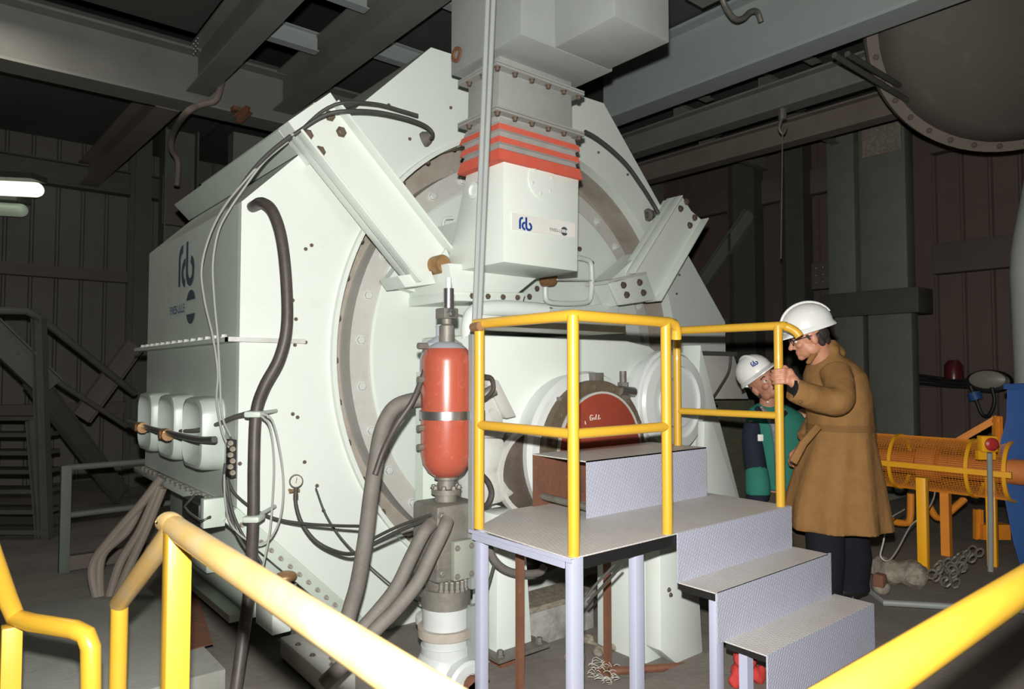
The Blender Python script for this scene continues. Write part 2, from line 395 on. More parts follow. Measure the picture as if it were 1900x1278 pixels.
beam('ceiling_beam', 'beam overhead at the very top edge left of the big grey duct', (4.35, -1.9, 4.6), (4.35, 3.1, 4.6), .5, .22, M['beam'])
for i, (x0, x1, yy) in enumerate(((5.55, 6.45, 4.4), (5.55, 6.45, 3.2), (5.55, 6.45, 2.2), (6.6, 7.5, 5.0), (6.6, 7.5, 3.9), (6.6, 7.5, 2.8), (7.66, 9.3, 5.4), (7.66, 9.3, 4.2), (7.66, 9.3, 3.0))):
    o = MB().beam((x0, yy, 4.62), (x1, yy, 4.62), (0, 0, 1), .2, .1, .01, .008).build('floor_joist', M['beam'])
    tag(o, ('joist between the large pale beam and the second grey beam', 'joist between second and third right-hand beams',
            'joist between third right-hand beam and right wall')[i // 3] + (', farthest of its row', ', middle of its row', ', nearest of its row')[i % 3], 'joist', 'short joists under the upper floor')
for i, (x0, x1, yy) in enumerate(((2.05, 2.7, 6.2), (2.05, 2.7, 5.2), (2.92, 4.25, 5.9), (2.92, 4.25, 4.7))):
    o = MB().beam((x0, yy, 4.68), (x1, yy, 4.68), (0, 0, 1), .18, .1, .01, .008).build('floor_joist', M['beaml'])
    tag(o, ('joist between the two left beams, nearer the cross beam', 'joist between the two left beams, nearer the camera',
            'joist right of the second left beam, nearer the cross beam', 'joist right of the second left beam, above the mill top')[i], 'joist', 'short joists under the upper floor')
bolts(b1, [V((1.80, 6.98 - .07 * i, 4.60 + .05 * j)) for i in range(3) for j in range(3)], (-1, 0, 0), .014, .014, M['steel'])
br = thing('beam_bracket', 'short rusty angle bracket and clamp on the underside of the left cross beam', 'bracket', Y(455, 200, 7.2))
MB().beam(Y(440, 222, 7.15), Y(462, 203, 7.0), (0, 0, 1), .08, .06).build('arm', M['rust'], br)
MB().box(tuple(Y(445, 205, 7.15) - V((.08, .05, .02))), tuple(Y(445, 205, 7.15) + V((.08, .05, .02)))).build('clamp', M['rust'], br)
cb = MB().tube([Y(412, 150, 7.0), Y(400, 185, 7.0), Y(370, 195, 7.1), Y(345, 210, 7.15), Y(322, 245, 8.0), Y(318, 275, 8.3), Y(330, 300, 8.4), Y(328, 345, 8.4)], .032, 10, 6).build('cable_bundle', M['beamb'])
tag(cb, 'brown cable bundle drooping under the left beams towards the far column', 'cable')
cp = MB().tube([Y(1335, -20, 3.0), Y(1345, 10, 3.0), Y(1362, 34, 3.0), Y(1378, 34, 3.0), Y(1392, 22, 3.0), Y(1405, 22, 3.0), Y(1412, 40, 3.0)], .022, 10, 5).build('conduit_pipe', M['steeld'])
tag(cp, 'bent thin conduit pipe hanging at the top edge between duct and pale beam', 'pipe')
hk = MB(); hk.tube([D(1452, 200, 7.), D(1452, 222, 7.)], .04, 8); hk.tube([D(1450, 220, 7.), D(1446, 238, 7.), D(1453, 248, 7.), D(1458, 236, 7.)], .016, 8, 4); hk.tube([D(1452, 244, 7.), D(1449, 480, 7.)], .008, 6)
tag(hk.build('crane_hook', M['steeld']), 'small hook on a thin cord hanging in front of the right wall', 'hook')
# ---- right wall framing
def hbox(x0, x1, y0, y1, z0, z1): return MB().box((x0, y0, z0), (x1, y1, z1))
c = thing('steel_column', 'pair of green-grey channel columns with a dark gap, behind the man in the brown coat', 'column', (9.2, 3.6, 0))
for y0, y1 in ((3.37, 3.92), (3.98, 4.33)): hbox(8.95, 9.2, y0, y1, 2.55, 4.95).build('upper_channel', M['column'], c, bevel=.01)
for y0, y1 in ((3.30, 3.80), (3.86, 4.22)): hbox(8.85, 9.05, y0, y1, 0, 2.25).build('lower_channel', M['column'], c, bevel=.01)
hbox(8.80, 9.25, 3.2, 4.35, 2.25, 2.55).build('cross_box', M['dark'], c, bevel=.01)
hbox(9.0, 9.5, 3.5, 4.2, 1.0, 4.5).build('backing', M['dark'], c)
hbox(8.93, 8.96, 3.40, 3.86, 4.25, 4.62).build('head_plate', M['debris'], c)
for y, wd, lb in ((4.95, .35, 'dark column on the right wall, left of the paired columns'), (5.75, .45, 'dark column on the right wall nearest the mill'), (8.6, .4, 'dark column on the right wall hidden mostly by the mill')):
    tag(MB().beam((9.3, y, 0), (9.3, y, 4.9), (0, 1, 0), wd, .25, .02, .015).build('steel_column', M['dark']), lb, 'column')
for z0, z1, y0, y1, lb in ((2.75, 3.12, -2.2, 3.25, 'brown horizontal wall rail right of the paired columns, level with their middle'), (2.70, 3.08, 4.35, 4.85, 'short brown wall rail with bright bolts left of the paired columns'),
                           (4.25, 4.6, -2.2, 3.25, 'dark horizontal rail at the top of the right wall'), (4.05, 4.4, 4.35, 8.4, 'upper dark wall rail left of the paired columns'), (2.15, 2.4, 5.95, 11.4, 'lower dark wall rail of the right wall behind the mill')):
    o = hbox(9.38, 9.53, y0, y1, z0, z1).build('wall_rail', M['girt'], bevel=.01); tag(o, lb, 'wall rail')
    if z0 == 2.70: bolts(o, [V((9.38, 4.62 + .10 * i, 2.80 + .10 * j)) for i in range(2) for j in range(3)], (-1, 0, 0), .014, .012, M['steel'])
a = Y(1395, 395, 5.6); b = Y(1290, 545, 6.6)
tag(MB().beam(a, b, (0, 0, 1), .22, .12).build('diagonal_brace', M['column']), 'green-grey diagonal brace beside the right slope of the mill', 'brace')
# ---- left wall framing
for z, lb in ((2.86, 'thin horizontal rail on the far left wall, level with the mill logo'), (.95, 'low horizontal rail on the far left wall behind the stairs')):
    tag(MB().box((-3.1, 11.4, z), (3.0, 11.54, z + .16)).build('wall_rail', M['girt']), lb, 'wall rail')
lc = thing('steel_column', 'tall dark column with flanges standing at the far left behind the mill', 'column', (2.2, 10.6, 0))
MB().beam((2.10, 10.7, 0), (2.10, 10.7, 4.9), (0, 1, 0), .35, .2, .02, .02).build('shaft', M['dark'], lc)
MB().beam((2.42, 10.0, 0), (2.42, 10.0, 4.9), (1, 0, 0), .42, .3, .02, .02).build('twin_shaft', M['darkg'], lc)
MB().box((2.2, 9.9, 3.5), (2.55, 10.0, 4.15)).build('splice_plate', M['girt'], lc)
pp_ = tag(MB().box((2.75, 8.8, 0.0), (5.8, 9.0, 4.55)).build('partition_panel', M['beam']), 'dark grey sheet partition seen between far column and mill top', 'panel')
MB().tube([(2.8, 8.76, 4.14), (4.8, 8.76, 4.0)], .03, 8).build('wall_pipe', M['steeld'], pp_)

# ---- fluorescent lamps at the left edge
def tube_lamp(px0, px1, py, d, r, m, label):
    t = thing('fluorescent_lamp', label, 'lamp', D(px1, py, d))
    a = D(px0, py - 6, d + .1); b = D(px1, py, d)
    MB().cap(a, b, r, r).build('glowing_tube', m, t)
    dd = (b - a).normalized(); MB().obox((a + b) / 2 + V((0, 0, r * 1.6)), dd * ((b - a).length / 2 + .05), dd.cross(V((0, 0, 1))) * r * 1.4, V((0, 0, r * .4))).build('housing', M['dark'], t)
tube_lamp(-60, 66, 352, 8.6, .092, M['tube'], 'bright glowing tube lamp at the left edge of the picture')
tube_lamp(-60, 38, 390, 8.9, .085, M['tubedim'], 'dim tube lamp hanging just below the bright one at the left edge')
fl = thing('far_lamp', 'small glowing lamp seen behind the worker in the green jacket', 'lamp', D(1381, 705, 7.5))
MB().obox(D(1382, 705, 7.5), RT * .075, HF * .04, V((0, 0, .075))).build('lens', M['farlamp'], fl, bevel=.03)
MB().obox(D(1382, 705, 7.5) + HF * .06, RT * .09, HF * .03, V((0, 0, .09))).build('housing', M['dark'], fl)
MB().cyl(D(1382, 705, 7.5) + HF * .08 - V((0, 0, .08)), V((*(D(1382, 705, 7.5) + HF * .08).xy, 0)), .02).build('pole', M['dark'], fl)

# ---- dark stairs and railings at far left
st = thing('far_staircase', 'dark steel staircase rising to the upper left in the unlit corner', 'staircase', (-.4, 7.3, 0))
s0 = D(20, 1045, 6.4); s1 = D(165, 480 + 340, 7.4)
def dtube(name, pts, r, m, parent, k=0, n=10): return MB().tube(pts, r, n, k).build(name, m, parent)
hr = [D(-20, 576, 6.2), D(48, 577, 6.4), D(72, 588, 6.5), D(250, 730, 7.6)]
dtube('handrail', hr, .035, M['dark'], st)
dtube('mid_rail', [D(-20, 650, 6.3), D(30, 655, 6.4), D(95, 700, 6.7), D(250, 800, 7.6)], .028, M['dark'], st)
MB().beam(D(-30, 600, 6.2), D(95, 720, 6.6), (0, 0, 1), .24, .08).build('stringer', M['dark'], st)
MB().beam(D(60, 700, 6.6), D(225, 590 + 330, 7.8), (0, 0, 1), .20, .08).build('stringer', M['dark'], st)
MB().beam(D(250, 640, 7.9), D(150, 775, 7.4), (0, 0, 1), .2, .08).build('diagonal_strut', M['girt'], st)
for pa, pb in (((72, 590), (105, 1050)), ((62, 780), (90, 1020))):
    MB().beam(D(*pa, 6.5), V((*D(*pa, 6.5).xy, 0)) + RT * .12, RT, .10, .08).build('post', M['dark'], st)
for i, y in enumerate((775, 805, 838, 872, 908, 945, 982, 1018)):
    d = 7.3 - i * .13; MB().obox(D(5, y, d), RT * .5, HF * .13, V((0, 0, .02))).build('tread', M['dark'], st)
rl = thing('low_railing', 'low dark railing frame with toe board standing left of the mill', 'railing', (.8, 6.4, 0))
f0 = Z(118, 1062, 0); f1 = V((1.75, 6.45, 0)); zt = .72 * 1.35
top = 1.55 - (862 - 690) / FPX * (f0 - CAM_POS).dot(HF)
for f in (f0, f1): MB().box(tuple(f + V((-.035, -.035, 0))), tuple(f + V((.035, .035, top)))).build('post', M['darkg'], rl, bevel=.004)
for z in (top - .02, top * .53): MB().tube([f0 + V((0, 0, z)), f1 + V((0, 0, z))], .024, 10).build('rail', M['darkg'], rl)
MB().box((f0.x, f0.y - .01, .01), (f1.x, f1.y + .01, .12)).build('toe_board', M['girt'], rl)
hs = thing('hanging_hose_bundle', 'bundle of dusty hoses hanging in loops between low railing and mill', 'hose bundle', (1.0, 5.0, 0))
for i, (pts) in enumerate((((300, 885), (262, 935), (205, 1000), (172, 1050), (180, 1110), (193, 1150)), ((296, 900), (262, 980), (225, 1040), (205, 1100), (195, 1150)),
                           ((302, 905), (270, 985), (240, 1050), (215, 1110), (200, 1155)), ((262, 935), (235, 985), (190, 1030), (185, 1090), (192, 1140)))):
    dtube('hose', [D(x, y, 4.5 - .02 * k) for k, (x, y) in enumerate(pts)], .028, M['beamb'], hs, 6)

# ================================================================== THE MILL
YF = 3.75; CC = V((3.33, 0, 1.65))
mill = thing('roller_mill', 'huge octagonal white grinding mill with a round drum head in its front', 'machine', (3.4, 4.8, 0))
oct_ = [(1.22, 2.46), (2.41, 3.66), (4.045, 3.70), (5.70, 2.02), (5.70, .0), (2.065, .0), (1.84, .22), (1.22, .84)]
RH = 1.577
def plate_with_hole(poly, c, r, y0, y1, N=96):
    mb = MB(); angs = [2 * math.pi * i / N for i in range(N)] + [math.atan2(z - c[1], x - c[0]) % (2 * math.pi) for x, z in poly]
    angs = sorted(set(round(a, 6) for a in angs)); out = []
    for a in angs:
        dx, dz = math.cos(a), math.sin(a); best = 1e9
        for i in range(len(poly)):
            x1, z1 = poly[i]; x2, z2 = poly[(i + 1) % len(poly)]
            ex, ez = x2 - x1, z2 - z1; den = dx * ez - dz * ex
            if abs(den) < 1e-9: continue
            t = ((x1 - c[0]) * ez - (z1 - c[1]) * ex) / den; u = ((x1 - c[0]) * dz - (z1 - c[1]) * dx) / den
            if t > 0 and -1e-5 <= u <= 1 + 1e-5: best = min(best, t)
        out.append((c[0] + dx * best, c[1] + dz * best))
    inn = [(c[0] + math.cos(a) * r, c[1] + math.sin(a) * r) for a in angs]; n = len(angs)
    vs = [(x, y0, z) for x, z in out] + [(x, y0, z) for x, z in inn] + [(x, y1, z) for x, z in out] + [(x, y1, z) for x, z in inn]
    fs = []
    for i in range(n):
        j = (i + 1) % n
        fs += [(i, j, n + j, n + i), (2 * n + i, 2 * n + j, 3 * n + j, 3 * n + i), (i, j, 2 * n + j, 2 * n + i), (n + i, n + j, 3 * n + j, 3 * n + i)]
    return mb._add(vs, fs)
# the ring dips a little below the plate's own bottom edge, so keep it above the floor
poly2 = [(x, z) for x, z in oct_]
plate_with_hole(poly2, (CC.x, CC.z), RH, YF, YF + .05).build('front_plate', M['white'], mill)
mb = MB(); pv = [V((x, YF + .05, z)) for x, z in oct_]
n = len(pv); bv = [p + V((0, 5.87 - YF - .05, 0)) for p in pv]
mb._add(pv + bv, [(i, i + n, (i + 1) % n + n, (i + 1) % n) for i in range(n)] + [tuple(range(2 * n - 1, n - 1, -1))])
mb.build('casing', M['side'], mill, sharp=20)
C0 = V((CC.x, 0, CC.z)); YA = V((0, 1, 0))
# hole rim
MB().ring(RH + .022, RH - .004, YF - .035, YF + .06, C0, YA, 128).build('hole_rim', M['white'], mill)
# dusty recess floor, raised bolted band, inner lip
MB().ring(RH - .012, 1.38, YF + .26, YF + .33, C0, YA, 128).build('labyrinth_ring', M['ring'], mill)
MB().ring(RH + .03, RH - .01, YF + .055, YF + .36, C0, YA, 128).build('recess_wall', M['ring'], mill)
MB().ring(1.415, 1.25, YF + .12, YF + .32, C0, YA, 128).build('bolting_ring', M['ringl'], mill)
MB().lathe([(1.285, YF + .24), (1.285, YF + .11), (1.27, YF + .095), (1e-4, YF + .095)], C0, YA, 128).build('drum_head', M['white'], mill)
MB().lathe([(RH + .02, YF + .35), (1e-4, YF + .35)], C0, YA, 64).build('recess_back', M['dark'], mill)
def rim_pts(r, y, angs): return [V((CC.x + r * math.cos(R(a)), y, CC.z + r * math.sin(R(a)))) for a in angs]
bolts(mill, rim_pts(1.352, YF + .12, range(8, 368, 12)), (0, -1, 0), .026, .03, M['boltp'])
bolts(mill, rim_pts(RH - .012, YF - .0, range(100, 270, 9)), (0, -1, 0), .013, .02, M['bolt'])
# scattered studs on the front plate
fp = [(567, 462), (578, 455), (543, 557), (549, 592), (567, 635), (543, 768), (552, 774), (565, 857), (588, 901), (600, 947), (547, 640), (756 - 230, 640), (836, 200), (760, 258), (721, 195),
      (681, 1042), (1164, 324), (1110, 283), (1168, 268), (1260, 510), (1255, 545), (445, 860)]
bolts(mill, [Y(x, y, YF) for x, y in fp], (0, -1, 0), .0085, .012)
# horizontal joint flange wrapping the casing
fz = 1.72
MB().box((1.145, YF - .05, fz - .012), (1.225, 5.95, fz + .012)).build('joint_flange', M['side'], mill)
MB().box((1.145, YF - .06, fz - .012), (1.56, YF + .002, fz + .012)).build('joint_flange', M['dusty'], mill)
bolts(mill, [V((1.17, 3.85 + .148 * i, fz + .012)) for i in range(14)], (0, 0, 1), .016, .02, M['boltp'])
# sloped flange under the lower chamfer, studded
ch0, ch1 = V((1.225, 0, .835)), V((2.04, 0, .03)); cdir = (ch1 - ch0).normalized(); cn = V((-cdir.z, 0, cdir.x)) * -1
if cn.x > 0: cn = -cn
mb = MB(); mb.obox((ch0 + ch1) / 2 + cn * .045 + V((0, YF + .06, 0)), cdir * ((ch1 - ch0).length / 2), cn * .045, V((0, .045, 0)))
mb.build('lower_front_flange', M['side'], mill, bevel=.004)
bolts(mill, [ch0 + cdir * (.08 + .075 * i) + cn * .05 + V((0, YF + .012, 0)) for i in range(14)], (0, -1, 0), .010, .03, M['ring'])
MB().box((1.145, YF + .12, .80), (1.225, 5.87, .835)).build('lower_side_flange', M['side'], mill, bevel=.003)
bolts(mill, [V((1.165, 3.98 + .12 * i, .835)) for i in range(15)], (0, 0, 1), .014, .025, M['steeld'])
# lower frame on the side
MB().box((1.36, 3.98, .18), (1.62, 5.7, .66)).build('base_frame', M['side'], mill, bevel=.01)
MB().box((1.30, 4.55, .30), (1.37, 4.9, .36)).build('base_lug', M['side'], mill, bevel=.01)
MB().box((1.27, 4.0, .16), (1.7, 5.7, .2)).build('base_flange', M['side'], mill)
# dished access windows on the side panel
for i, (y0, y1) in enumerate(((3.97, 4.40), (4.56, 4.99), (5.15, 5.58))):
    zc, ym, hw, hz = 1.205, (y0 + y1) / 2, (y1 - y0) / 2, .205
    def rr(x, kx, kz, r=.09, n=5):
        out = []
        for cy, cz, a0 in ((kx - r, kz - r, 0), (-kx + r, kz - r, 90), (-kx + r, -kz + r, 180), (kx - r, -kz + r, 270)):
            out += [V((x, ym + cy + r * math.cos(R(a0 + 90 * j / n)), zc + cz + r * math.sin(R(a0 + 90 * j / n)))) for j in range(n + 1)]
        return out
    mb = MB(); mb.loft([rr(1.225, hw, hz), rr(1.13, hw * .97, hz * .97), rr(1.105, hw * .93, hz * .93), rr(1.10, hw * .84, hz * .84), rr(1.125, hw * .78, hz * .78), rr(1.165, hw * .55, hz * .55)])
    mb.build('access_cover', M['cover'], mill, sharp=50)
for pts, r, m in (([X(238, 782, 1.06), X(262, 790, 1.06), X(300, 800, 1.05), X(335, 808, 1.05), X(370, 815, 1.06), X(398, 815, 1.08)], .017, M['steel']),):
    MB().tube(pts, r, 10, 4).build('supply_pipe', m, mill)
for px, py in ((262, 793), (308, 806)):
    p = X(px, py, 1.055); mb = MB(); mb.cyl(p - V((0, .05, 0)), p + V((0, .05, 0)), .036, n=10); mb.cyl(p + V((-.04, 0, 0)), p + V((.03, 0, 0)), .024, n=8); mb.build('pipe_coupling', M['brass'], mill)
# guard lamp-like cage under the side flange
cg = thing('cage_box', 'small black box in a bent wire cage under the left side of the mill', 'box', X(370, 970, 1.1))
p = X(370, 945, 1.12); MB().obox(p, V((.05, 0, 0)), V((0, .16, .0)), V((0, 0, .055))).build('box', M['black'], cg, bevel=.01)
MB().obox(X(395, 950, 1.12), V((.055, 0, 0)), V((0, .03, 0)), V((0, 0, .075))).build('end_plate', M['side'], cg, bevel=.005)
MB().tube([X(360, 918, 1.1), X(343, 940, 1.02), X(350, 950, 1.0), X(372, 966, 1.0), X(390, 958, 1.06)], .006, 8, 0).build('wire_guard', M['steel'], cg)
# white junction box low at the chamfer
jb = thing('junction_box', 'white box bolted below the lower left edge of the mill, beside the thick hose', 'box', (1.6, 3.7, .2))
a = Y(468, 1112, 3.62); b = Y(504, 1180, 3.62)
MB().box((Y(505, 1150, 3.5).x, 3.5, Y(505, 1180, 3.5).z), (Y(541, 1150, 3.5).x, 3.74, Y(505, 1092, 3.5).z)).build('body', M['white'], jb, bevel=.008)
MB().cyl(Y(548, 1083, 3.55), Y(548, 1110, 3.55), .008).build('stem', M['steel'], jb)
MB().ell(Y(530, 1070, 3.6), .06, .05, .03).build('sealant_lump', M['brass'], jb)
# ---------------- lettering
def stroke(mb, pts, wd, O, ax, ay, nrm, th, closed=False):
    """flat ribbon of constant width along 2-D pts, in the plane O+ax*x+ay*y"""
    n = len(pts); L = []; Rr = []
    for i, (x, y) in enumerate(pts):
        a = pts[max(i - 1, 0)]; b = pts[min(i + 1, n - 1)]; dx, dy = b[0] - a[0], b[1] - a[1]; l = math.hypot(dx, dy) or 1
        nx, ny = -dy / l * wd / 2, dx / l * wd / 2; L.append((x + nx, y + ny)); Rr.append((x - nx, y - ny))
    P = lambda q, h: O + ax * q[0] + ay * q[1] + nrm * h
    vs = [P(q, th) for q in L] + [P(q, th) for q in Rr] + [P(q, -.002) for q in L] + [P(q, -.002) for q in Rr]
    fs = []
    for i in range(n - 1):
        fs += [(i, i + 1, n + i + 1, n + i), (i, i + 1, 2 * n + i + 1, 2 * n + i), (n + i, n + i + 1, 3 * n + i + 1, 3 * n + i)]
    fs += [(0, n, 3 * n, 2 * n), (n - 1, 2 * n - 1, 4 * n - 1, 3 * n - 1)]
    mb._add(vs, fs)
def arc(cx, cy, r, a0, a1, n=14): return [(cx + r * math.cos(R(a0 + (a1 - a0) * i / n)), cy + r * math.sin(R(a0 + (a1 - a0) * i / n))) for i in range(n + 1)]
def fcb(O, ax, ay, nrm, h, th=.003):
    """rounded lower-case letters f c b, height h"""
    mb = MB(); s = h; wd = .17 * s
    stroke(mb, [(.10 * s, 0), (.10 * s, .62 * s)] + arc(.35 * s, .62 * s, .25 * s, 180, 80, 8)[1:], wd, O, ax, ay, nrm, th)
    stroke(mb, arc(.62 * s, .28 * s, .26 * s, 95, 270, 14), wd * .95, O, ax, ay, nrm, th)
    stroke(mb, [(.74 * s, .98 * s), (.74 * s, .28 * s)] + arc(1.0 * s, .28 * s, .26 * s, 180, 440, 20)[1:], wd, O, ax, ay, nrm, th)
    return mb
def halfmoon(mb, cx, cy, r, gap, O, ax, ay, nrm, th):
    for sg in (1, -1):
        a0 = math.degrees(math.asin(gap / r)); pts = arc(cx, cy, r, a0, 180 - a0, 14)
        if sg < 0: pts = [(x, 2 * cy - y) for x, y in pts]
        mb.prism([O + ax * x + ay * y + nrm * -.002 for x, y in pts], nrm * (th + .002))
def text(name, s, size, O, ax, ay, nrm, m, parent, th=.002, squeeze=1.):
    cu = bpy.data.curves.new(name, 'FONT'); cu.body = s; cu.size = size; cu.extrude = th
    tmp = bpy.data.objects.new(name + '_tmp', cu); COL.objects.link(tmp)
    me = bpy.data.meshes.new_from_object(tmp); COL.objects.unlink(tmp); bpy.data.objects.remove(tmp)
    mb = MB(); mb._add([O + ax * (v.co.x * squeeze) + ay * v.co.y + nrm * v.co.z for v in me.vertices], [tuple(p.vertices) for p in me.polygons])
    return mb.build(name, m, parent, smooth=False)
AX, AY, NN = V((0, -1, 0)), V((0, 0, 1)), V((-1, 0, 0))
pb = X(333, 530, 1.22)
yb = X(331, 531, 1.22)
fcb(V((1.218, X(332, 530, 1.22).y, X(345, 528, 1.22).z)), AX, AY, NN, X(332, 448, 1.22).z - X(332, 530, 1.22).z - .02, .003).build('logo_lettering', M['greyletter'], mill)
mb = MB(); cpt = X(355, 569, 1.22)
halfmoon(mb, 0, 0, .108, .045, V((1.218, cpt.y, cpt.z)), AX, AY, NN, .003); mb.build('round_emblem', M['greyletter'], mill)
p = X(325, 580, 1.22); text('small_lettering', 'FIVES-LILLE', .078, V((1.216, p.y + .12, p.z - .01)), AX, AY, NN, M['greyletter'], mill)

# ---------------- braces bolted across the front and along the flank
def arm(name, label, a1, a2, b1, b2, ya, yb):
    """channel: a1,a2 pixel corners at top end, b1,b2 at lower end"""
    A1, A2, B1, B2 = Y(*a1, ya), Y(*a2, ya), Y(*b1, yb), Y(*b2, yb)
    th = V((0, .012, 0)); fl = V((0, -.075, 0))
    t = MB().prism([A1, A2, B2, B1], th).build(name, M['white'], mill)
    for P, Q, I in ((A1, B1, (A2 - A1)), (A2, B2, (A1 - A2))):
        i = I.normalized() * .014; MB().prism([P, Q, Q + i, P + i], fl).build('flange', M['white'], t, bevel=.002)
        MB().prism([P, Q, Q + i, P + i], V((0, .085, 0))).build('rear_flange', M['white'], t, bevel=.002)
    return t
t = arm('front_brace', 'white channel brace running from the upper left corner of the mill down to the hub', (618, 192), (548, 248), (838, 475), (768, 525), 3.60, 3.52)
bolts(t, [Y(x, y, 3.585) for x, y in ((612, 215), (633, 245), (571, 250), (594, 281))], (0, -1, 0), .024, .02, M['bolt'])
mb = MB(); mb.prism([Y(x, y, 3.50) for x, y in ((738, 512), (800, 503), (808, 526), (752, 533))], (0, .22, 0)); mb.build('foot_plate', M['white'], t)
mb = MB(); mb.prism([Y(x, y, 3.50) for x, y in ((800, 500), (828, 462), (834, 474), (812, 506))], (0, .25, 0)); mb.build('end_plate', M['white'], t)
MB().lathe([(.058, -.10), (.058, .0), (.05, .012), (0, .012)], Y(822, 490, 3.44), (0, -1, 0), 20).build('rusty_pin', M['brass'], t)
mb = MB(); mb.prism([Y(x, y, YF + .02) for x, y in ((715, 525), (785, 430), (840, 440), (845, 535), (780, 545))], (0, .085, 0)); mb.build('gusset', M['white'], mill)
t = arm('front_brace', 'white channel brace from the right shoulder of the mill down towards the railing', (1252, 365), (1302, 408), (1163, 508), (1214, 560), 3.52, 3.58)
bolts(t, [Y(x, y, 3.50) for x, y in ((1262, 387), (1273, 374), (1288, 404), (1279, 418))], (0, -1, 0), .022, .022, M['bolt'])
mb = MB(); mb.prism([Y(x, y, 3.56) for x, y in ((1130, 522), (1200, 508), (1218, 556), (1150, 566))], (0, .03, 0)); mb.build('foot_plate', M['white'], t, bevel=.004)
mb = MB(); mb.prism([Y(x, y, 3.56) for x, y in ((1128, 520), (1200, 503), (1200, 508), (1130, 526))], (0, .25, 0)); mb.build('foot_flange', M['dusty'], t)
mb = MB(); mb.prism([Y(x, y, 3.60) for x, y in ((1132, 520), (1190, 468), (1215, 500), (1222, 556), (1155, 566))], (0, .20, 0)); mb.build('foot_gusset', M['white'], t)
bolts(t, [Y(x, y, 3.56) for x, y in ((1156, 529), (1186, 524), (1162, 547), (1193, 543))], (0, -1, 0), .022, .02, M['bolt'])
# standoff behind right brace
MB().obox(Y(1245, 400, 3.65), V((.08, 0, .10)), V((0, .1, 0)), V((.06, 0, -.05))).build('standoff', M['white'], t)
MB().obox(Y(590, 240, 3.68), V((.12, 0, .11)), V((0, .07, 0)), V((.08, 0, -.09))).build('standoff', M['white'], mill)
# long channel lying on the upper left chamfer
cb_ = MB(); u = V((1.19, 0, 1.2)).normalized(); nn = V((-u.z, 0, u.x))
cc = V((1.22, 0, 2.46)) + u * .60
cb_.beam(cc + nn * .085 + V((0, YF + .02, 0)), cc + nn * .085 + V((0, 6.0, 0)), u, .30, .16, .014, .014)
tag(cb_.build('flank_beam', M['side']), 'pale I-section lying along the mill\'s sloping upper left side', 'beam')

# ================================================================== DUCT, BELLOWS, CHUTE
dt = thing('air_duct', 'big grey sheet-metal duct coming down from the roof onto the feed chute', 'duct', (2.6, 3.0, 3.3))
MB().box((2.28, 2.69, 3.30), (2.98, 3.33, 5.2)).build('vertical_box', M['galv'], dt, bevel=.006)
MB().box((2.52, 2.26, 3.302), (2.95, 2.69, 5.2)).build('side_box', M['galv'], dt, bevel=.006)
MB().lathe([(.028, 0), (.045, 0), (.045, .015), (.028, .015), (.028, 0)], X(849, 102, 2.28), (-1, 0, 0), 24, nocap=True).build('rusty_ring', M['rust'], dt)
NX0, NX1, NY0, NY1 = 2.335, 2.90, 2.95, 3.24
def rect(x0, x1, y0, y1, z): return [V((x0, y0, z)), V((x1, y0, z)), V((x1, y1, z)), V((x0, y1, z))]
MB().loft([rect(NX0 + .01, NX1, NY0, NY1, 3.30), rect(NX0, NX1, NY0, NY1, 2.93)]).build('neck', M['neck'], dt, bevel=.003)
nk = thing('bolted_flange', 'upper rusty bolted flange around the grey duct neck, above the red-striped sleeve', 'flange', (2.6, 3.1, 3.2))
def flange(z, t, e=.055):
    MB().box((NX0 - e, NY0 - e, z), (NX1 + e, NY1 + .02, z + .012)).build('plate', M['neck'], t)
    MB().box((NX0 - e, NY0 - e, z + .016), (NX1 + e, NY1 + .02, z + .026)).build('plate', M['neck'], t)
    bolts(t, [V((NX0 - .03 + (NX1 - NX0 + .06) * i / 5, NY0 - .03, z)) for i in range(6)], (0, 0, -1), .014, .022)
    bolts(t, [V((NX0 - .03, NY0 + .10 + .13 * i, z)) for i in range(2)], (0, 0, -1), .014, .022)
flange(3.215, nk)
nk2 = thing('bolted_flange', 'lower rusty bolted flange resting on top of the red-striped sleeve', 'flange', (2.6, 3.1, 2.95))
flange(2.965, nk2)
# striped sleeve
CX0, CX1, CY0, CY1 = 2.375, 2.945, 2.95, 3.30
zt_, zb_ = 2.962, 2.735
lv_ = [(Y(928, y, 2.93).z, e, m_) for y, e, m_ in ((214, .010, 0), (225, .012, 0), (227, .026, 1), (238, .028, 1), (240, .012, 0), (249, .010, 0), (251, .026, 1), (262, .028, 1), (264, .012, 0), (272, .012, 0), (275, .030, 1), (296, .040, 1))]
sl = MB()
for i in range(len(lv_) - 1):
    (za, ba, ma), (zb2, bb, m2) = lv_[i], lv_[i + 1]; sl.mi = 1 if ma and m2 else 0
    dr = .004 * math.sin(i * 2.1)
    sl.loft([rect(NX0 - ba + .02, CX1 + ba - .03, CY0 - ba + .01, CY1 + ba - .04, za), rect(NX0 - bb + .02 + dr, CX1 + bb - .02, CY0 - bb + .01, CY1 + bb - .02, zb2 + dr * 0)])
slo = sl.build('expansion_sleeve', [M['greyband'], M['redband']], weld=False)
tag(slo, 'fabric sleeve with red and grey stripes between duct flange and white chute', 'sleeve')
ch = thing('feed_chute', 'white steel chute hanging in front of the drum head with a sign on its face', 'chute', (2.65, 3.2, 2.14))
mb = MB(); mb.loft([rect(CX0 - .005, CX1 + .01, CY0 - .005, CY1 - .02, 2.765), rect(CX0, CX1 + .01, CY0, 3.34, 2.62), rect(CX0, CX1, CY0, 3.52, 2.155)])
mb.build('hopper', M['white'], ch, bevel=.004)
MB().box((CX0 + .12, 3.30, 2.20), (CX1 - .03, 3.85, 2.50)).build('inlet_box', M['white'], ch)
